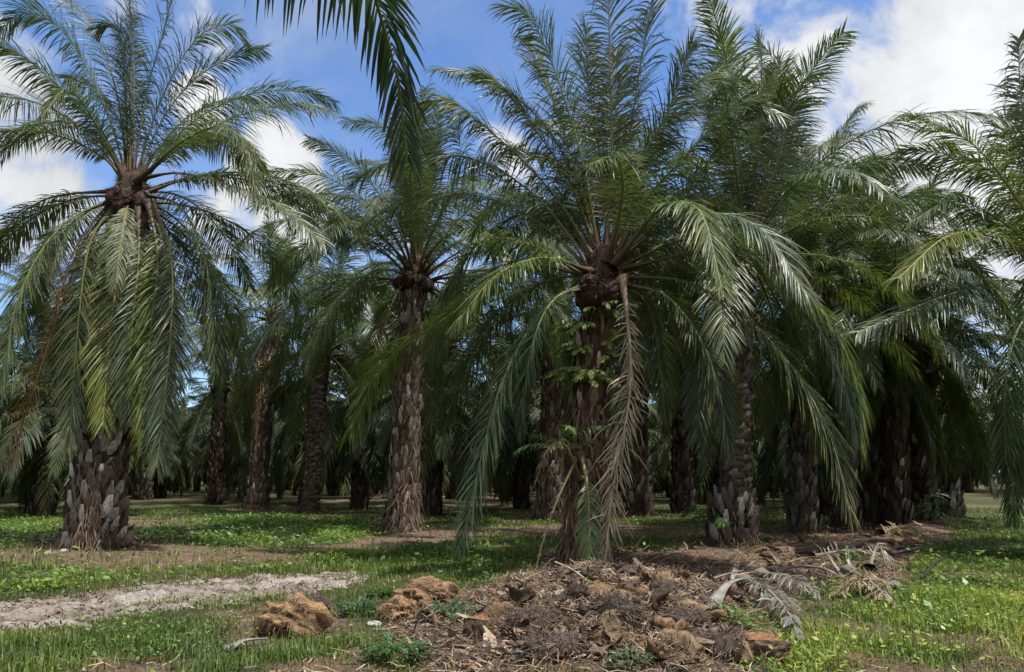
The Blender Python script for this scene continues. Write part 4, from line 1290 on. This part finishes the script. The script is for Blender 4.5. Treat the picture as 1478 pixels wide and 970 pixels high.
# fallen grey frond draped over the stalks
def ground_frond(pts, seed, label, colr, **kw):
    P = []
    for px, py, hz in pts:
        p = gpt(px, py); P.append([p[0], p[1], float(H(p[0], p[1])) + hz])
    P = np.array(P)
    C, L = catmull(P, 36)
    me = frond_arrays(C - C[0], seed, dead=True, **kw).mesh('fallen_frond', [M_LEAF, M_RACH])
    V = np.empty(len(me.vertices) * 3, np.float32); me.vertices.foreach_get('co', V); V = V.reshape(-1, 3)
    gz = H(V[:, 0] + C[0][0], V[:, 1] + C[0][1]) + .012 - C[0][2]
    V[:, 2] = np.maximum(V[:, 2], gz)
    me.vertices.foreach_set('co', V.ravel()); me.update()
    o = obj('fallen_frond', me, None, C[0]); o.color = colr
    return tag(o, label, 'fallen frond', 'dead fronds on the ground')


GR = ((.13, .115, .10), (.2, .175, .155))
ground_frond([(1075, 858, .18), (1105, 878, .22), (1135, 905, .18), (1155, 935, .06)], 71, 'grey dead frond draped over the stalks and running down to the bright grass', (.15, .14, .135, 1), npairs=55, lmax=.34, rach=GR, pet=.05, wid=.045)
ground_frond([(1100, 845, .16), (1140, 855, .2), (1180, 868, .1)], 72, 'thin-ribbed grey dead frond fanning out from the dark stalk', (.17, .16, .15, 1), npairs=32, lmax=.35, rach=GR, pet=.05)
ground_frond([(1225, 838, .15), (1255, 858, .18), (1290, 880, .06)], 73, 'brown-grey dead frond sloping into the lane grass', (.2, .16, .12, 1), npairs=55, lmax=.4, rach=GR, pet=.05)
ground_frond([(1170, 812, .1), (1230, 808, .16), (1290, 812, .05)], 74, 'dusty dead frond lying along the ridge behind the pale stubs', (.2, .17, .14, 1), npairs=60, lmax=.5, rach=GR, pet=.05)
ground_frond([(1270, 775, .1), (1310, 772, .2), (1345, 782, .05)], 75, 'beige dead frond heaped far along the ridge', (.3, .23, .16, 1), npairs=60, lmax=.6, rach=GR, pet=.05)
ground_frond([(1255, 830, .1), (1270, 812, .3), (1280, 826, .1)], 76, 'upright tangle of dead leaflets beside the lane', (.2, .175, .15, 1), npairs=40, lmax=.35, rach=GR, pet=.05)
ground_frond([(1290, 852, .05), (1250, 860, .2), (1200, 865, .05)], 77, 'tan dry frond matted into the slope above the bright grass', (.27, .2, .14, 1), npairs=55, lmax=.4, rach=GR, pet=.05)


# weeds
def weed_mesh(seed, n, ln, wd, c, up=.6):
    r = np.random.default_rng(seed)
    mb = MB()
    az = r.random(n) * 6.283
    rr = r.random(n) ** .6
    base = np.stack([np.cos(az) * rr * ln * .8, np.sin(az) * rr * ln * .8, r.random(n) * ln * .8 * (1 - rr * .6)], 1)
    az2 = az + r.normal(0, .8, n)
    o = np.stack([np.cos(az2), np.sin(az2), np.zeros(n)], 1)
    d1 = nrm(o * 1 + np.array([0, 0, 1.0]) * r.uniform(.2, 1.3, n)[:, None] * up * 1.5)
    d2 = nrm(o + np.array([0, 0, -.1]))
    l = ln * r.uniform(.5, 1.1, n)[:, None]
    sv = nrm(np.cross(d1, np.array([0, 0, 1.0]))) * (wd * r.uniform(.7, 1.2, n)[:, None])
    p1 = base + d1 * l * .5; p2 = p1 + d2 * l * .5
    V = np.stack([base, base + sv * .1, p1 - sv * .5, p1 + sv * .5, p2, p2 + sv * .05], 1)
    Q = (np.arange(n) * 6)[:, None, None] + np.array([[0, 1, 3, 2], [2, 3, 5, 4]])[None]
    mb.add(V.reshape(-1, 3), Q.reshape(-1, 4), np.repeat(np.array(c) * r.uniform(.65, 1.35, (n, 1)), 6, 0))
    return mb.mesh('weed_plant', [M_WEED])


BGN = (.055, .10, .05)
for px, py, n, l, c, lb in [
        (648, 895, 130, .22, BGN, 'blue-green leafy weed growing between the left end chunk and the dark husk'),
        (517, 888, 110, .20, BGN, 'blue-green leafy weed in the grass behind the bare soil'),
        (545, 862, 70, .16, (.05, .10, .025), 'mid green weed on the grass edge above the left end chunk'),
        (665, 905, 60, .14, (.06, .10, .05), 'small grey-green weed in front of the dark husk'),
        (570, 956, 120, .22, (.05, .10, .035), 'tufty green weed on the front corner of the bare soil'),
        (905, 962, 50, .14, (.06, .11, .05), 'small green weed sprouting at the front of the heap'),
        (480, 812, 60, .22, (.12, .19, .03), 'yellow-green weed above the end of the sandy track'),
        (525, 806, 60, .22, (.12, .19, .03), 'yellow-green weed right of the track end'),
        (70, 852, 60, .2, (.13, .2, .03), 'lime weed on the upper edge of the sandy track'),
        (1050, 905, 70, .2, (.08, .13, .035), 'green weed growing under the grey draped frond'),
        (1232, 822, 40, .3, (.07, .12, .03), 'upright green shoots between the two pale stubs')]:
    thing('weed_plant', weed_mesh(px, n, l * 1.15, .035, c, 1.2 if 'upright' in lb else .6), lb, 'weed', px, py, 0.0, 0, 1.0, 'leafy weeds')


# ferns
def fern_mesh(seed, n, L, c):
    r = np.random.default_rng(seed)
    mb = MB()
    for k in range(n):
        az = r.uniform(-1.7, 1.7)
        C = class_curve(r.uniform(10, 60), r.uniform(-80, -30), L * r.uniform(.6, 1.1), 1.1, n=12)
        ca, sa = math.cos(az), math.sin(az)
        C = C @ np.array([[ca, -sa, 0], [sa, ca, 0], [0, 0, 1]]).T
        V, Q, Cc, M = frond_arrays(C, seed * 50 + k, npairs=17, lmax=L * .22, wid=L * .028, K=3, fold=False, pet=.12, rw=.2, segs=5).arrays()
        Cc = np.where((np.arange(len(V)) >= 30)[:, None], Cc * np.array(c), np.array([.1, .12, .03]))
        mb.add(V, Q, Cc)
    return mb.mesh('fern', [M_WEED])


FERN = [fern_mesh(k, 12, .62, (.15, .20, .055)) for k in range(3)]
_, b2, hp2, ax2, rad2 = P2
FL = ['fern high on the trunk just under the crown, {}', 'fern halfway up the trunk, {}', 'fern low on the fern belt, {}']
fspots = [(775, 545, 'drooping from the left side below all the others'), (800, 480, 'spreading out to the left under the crown'), (835, 510, 'at the left of the trunk middle'), (868, 460, 'right under the crown heart on the trunk front'),
          (890, 500, 'on the front right of the trunk'), (915, 450, 'spreading to the right just under the crown'), (905, 520, 'beside the dead hanging frond, right side'), (850, 555, 'on the trunk front lower down'),
          (820, 545, 'dangling left of the trunk low down'), (870, 600, 'lowest small one on the trunk front'), (785, 515, 'outermost at the left, mid height'), (900, 480, 'half behind the dead frond stalk')]
for i, (px, py, lb) in enumerate(fspots):
    w = at(px, py, b2[1])
    zl = (w[2] - b2[2]) / hp2[2]
    a_ = ax2(np.clip(zl, 0, 1)) + b2
    off = np.clip((w[0] - a_[0]) / (rad2(zl) * 1.0), -.95, .95)
    az = -math.acos(off)
    o = obj('fern', FERN[i % 3])
    rr = float(rad2(zl)) * .95
    o.location = (a_[0] + math.cos(az) * rr, a_[1] + math.sin(az) * rr, w[2])
    o.rotation_euler = (0, random.uniform(-.2, .2), az + random.uniform(-.2, .2))
    s = random.uniform(.8, 1.15) * (.6 if py > 590 else 1)
    o.scale = (s, s, s)
    tag(o, 'light green fern on the shaggy trunk, ' + lb, 'fern', 'ferns growing on the palm trunk')

# small palm shoots
def shoot(px, py, hz, label, sc, colr, Y=None, n=7):
    mb = MB()
    for k in range(n):
        V, Q, C, M = frond_arrays(class_curve(random.uniform(25, 75), random.uniform(-50, 0), random.uniform(.7, 1.1), 1.2, n=14), px + k, npairs=16, lmax=.34, wid=.03, K=3, fold=False, rw=.3, segs=5).arrays()
        az = k * 2.4
        ca, sa = math.cos(az), math.sin(az)
        V = V @ np.array([[ca, -sa, 0], [sa, ca, 0], [0, 0, 1]]).T
        C = np.where((np.arange(len(V)) >= 30)[:, None], C * np.array(colr), np.array([.1, .12, .03]))
        mb.add(V, Q, C)
    o = obj('palm_seedling', mb.mesh('palm_seedling', [M_WEED]))
    if Y is None:
        rest(o, px, py, hz)
    else:
        o.location = at(px, py, Y)
    o.scale = (sc, sc, sc)
    return tag(o, label, 'seedling', 'young palm seedlings')


shoot(1030, 786, .45, 'bright green seedling growing against the foot of the ringed palm', 1.0, (.05, .12, .03), Y=None)
shoot(815, 650, 0, 'pale green fan of a seedling sprouting from the ferny palm trunk', .8, (.09, .16, .05), Y=b2[1] - .32)
shoot(1325, 752, .1, 'dark green seedling at the foot of the roadside row', 1.6, (.04, .09, .03))

# ------------------------------------------------------------------ sky, sun, camera
SUN_EL, SUN_AZ = math.radians(67), math.radians(132)   # azimuth clockwise from +Y: behind the camera, to the right
sd = Vector((math.sin(SUN_AZ) * math.cos(SUN_EL), math.cos(SUN_AZ) * math.cos(SUN_EL), math.sin(SUN_EL)))
L = bpy.data.lights.new('sun', 'SUN'); L.energy = 3.3; L.angle = math.radians(.6); L.color = (1, .95, .87)
lo = bpy.data.objects.new('sun', L); col.objects.link(lo)
lo.rotation_euler = sd.to_track_quat('Z', 'Y').to_euler(); lo.location = (0, 0, 40)

w = bpy.data.worlds.new('World'); scene.world = w
w.use_nodes = True
nt = w.node_tree
nt.nodes.clear()
out = nt.nodes.new('ShaderNodeOutputWorld'); bg = nt.nodes.new('ShaderNodeBackground')
sky = nt.nodes.new('ShaderNodeTexSky'); sky.sky_type = 'NISHITA'; sky.sun_disc = False
sky.sun_elevation = SUN_EL; sky.sun_rotation = SUN_AZ; sky.air_density = 1.0; sky.dust_density = .6; sky.ozone_density = 2.0
bg.inputs['Strength'].default_value = 0.135
tc = nt.nodes.new('ShaderNodeTexCoord')
D = tc.outputs['Generated']


def math_(op, a, b=None, clamp=False):
    n = nt.nodes.new('ShaderNodeMath'); n.operation = op; n.use_clamp = clamp
    for i, v_ in enumerate((a, b)):
        if v_ is None:
            continue
        if isinstance(v_, (int, float)):
            n.inputs[i].default_value = v_
        else:
            nt.links.new(v_, n.inputs[i])
    return n.outputs[0]


tot = None
for px, py, rad_deg, amt in [(1330, 60, 13, .95), (1450, 130, 14, .95), (1240, 215, 8.5, .9), (1380, 270, 11, .9), (1560, 320, 16, .8), (1015, 15, 5, .75), (1230, 330, 10, .7),
                             (60, 60, 10, .55), (20, 165, 5, .9), (330, 70, 8, .42), (400, 250, 4.5, 1.0), (430, 310, 4.5, .95), (360, 330, 6, .7), (285, 150, 3, .75), (1420, 560, 10, .7),
                             (700, 300, 8, .38), (560, 400, 12, .6), (150, 330, 10, .55), (1750, 150, 20, .9), (-250, 200, 18, .8), (900, -300, 14, .7), (400, -400, 18, .8), ((0, -1, .55), 0, 52, 1.3), ((-.9, -.4, .8), 0, 40, 1.2), ((.9, -.5, .6), 0, 42, 1.2), ((0, -.1, 1), 0, 24, 1.0)]:  # tuple directions: unseen clouds behind and overhead, added as soft fill light
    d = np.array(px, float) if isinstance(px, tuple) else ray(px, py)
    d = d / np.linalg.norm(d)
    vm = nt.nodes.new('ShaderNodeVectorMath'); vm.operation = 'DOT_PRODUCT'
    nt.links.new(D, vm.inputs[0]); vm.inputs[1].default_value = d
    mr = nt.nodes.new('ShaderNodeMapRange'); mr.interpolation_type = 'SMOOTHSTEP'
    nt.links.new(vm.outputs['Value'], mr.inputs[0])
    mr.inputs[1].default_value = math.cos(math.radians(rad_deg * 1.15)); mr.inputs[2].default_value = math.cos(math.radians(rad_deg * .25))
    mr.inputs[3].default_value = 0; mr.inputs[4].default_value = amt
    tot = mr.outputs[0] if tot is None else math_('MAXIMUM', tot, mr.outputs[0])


def wnoise(s, d, ro, dist=0.0):
    n = nt.nodes.new('ShaderNodeTexNoise'); n.inputs['Scale'].default_value = s; n.inputs['Detail'].default_value = d; n.inputs['Roughness'].default_value = ro
    n.inputs['Distortion'].default_value = dist
    nt.links.new(D, n.inputs['Vector'])
    return n.outputs['Fac']


n1, n2 = wnoise(7, 9, .58, .3), wnoise(3, 5, .5)
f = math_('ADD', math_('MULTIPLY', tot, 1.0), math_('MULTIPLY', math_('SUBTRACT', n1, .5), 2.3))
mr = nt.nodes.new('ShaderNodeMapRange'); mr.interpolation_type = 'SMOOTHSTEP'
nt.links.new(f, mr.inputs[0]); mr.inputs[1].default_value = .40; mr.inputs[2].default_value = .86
n3 = wnoise(4.5, 7, .6, .4)
f2 = math_('ADD', math_('MULTIPLY', f, .55), math_('MULTIPLY', n3, .95))
shade = nt.nodes.new('ShaderNodeMapRange'); nt.links.new(f2, shade.inputs[0])
shade.inputs[1].default_value = .5; shade.inputs[2].default_value = 1.15; shade.inputs[3].default_value = .6; shade.inputs[4].default_value = 1.0
cc = nt.nodes.new('ShaderNodeMix'); cc.data_type = 'RGBA'; cc.blend_type = 'MULTIPLY'; cc.inputs[0].default_value = 1
cc.inputs[6].default_value = (3.15, 3.2, 3.3, 1); nt.links.new(shade.outputs[0], cc.inputs[7])
skt = nt.nodes.new('ShaderNodeMix'); skt.data_type = 'RGBA'; skt.blend_type = 'MULTIPLY'; skt.inputs[0].default_value = 1
nt.links.new(sky.outputs[0], skt.inputs[6]); skt.inputs[7].default_value = (.46, .57, .71, 1)
mx = nt.nodes.new('ShaderNodeMix'); mx.data_type = 'RGBA'
veil = nt.nodes.new('ShaderNodeMapRange'); veil.interpolation_type = 'SMOOTHSTEP'
nt.links.new(wnoise(2.6, 8, .62, .8), veil.inputs[0])
veil.inputs[1].default_value = .42; veil.inputs[2].default_value = .72; veil.inputs[3].default_value = 0; veil.inputs[4].default_value = .42
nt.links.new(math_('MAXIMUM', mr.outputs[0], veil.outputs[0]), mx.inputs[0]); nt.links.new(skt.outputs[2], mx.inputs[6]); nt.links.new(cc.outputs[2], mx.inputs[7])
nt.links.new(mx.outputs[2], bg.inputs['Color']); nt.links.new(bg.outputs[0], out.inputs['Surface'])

cam = bpy.data.cameras.new('camera'); co = bpy.data.objects.new('camera', cam); col.objects.link(co)
cam.sensor_fit = 'HORIZONTAL'; cam.sensor_width = 36; cam.lens = 36 * F / 1478
cam.clip_end = 3000; cam.clip_start = .05
co.location = (0, 0, HC); co.rotation_euler = (math.pi / 2 + PITCH, 0, 0)
scene.camera = co
vs = scene.view_settings
vs.view_transform = 'Standard'; vs.look = 'None'; vs.gamma = 1; vs.use_curve_mapping = False; vs.exposure = 1.18
cy = scene.cycles
cy.max_bounces = 6; cy.diffuse_bounces = 3; cy.glossy_bounces = 2; cy.transmission_bounces = 3
cy.use_denoising = True
cy.caustics_reflective = False; cy.caustics_refractive = False
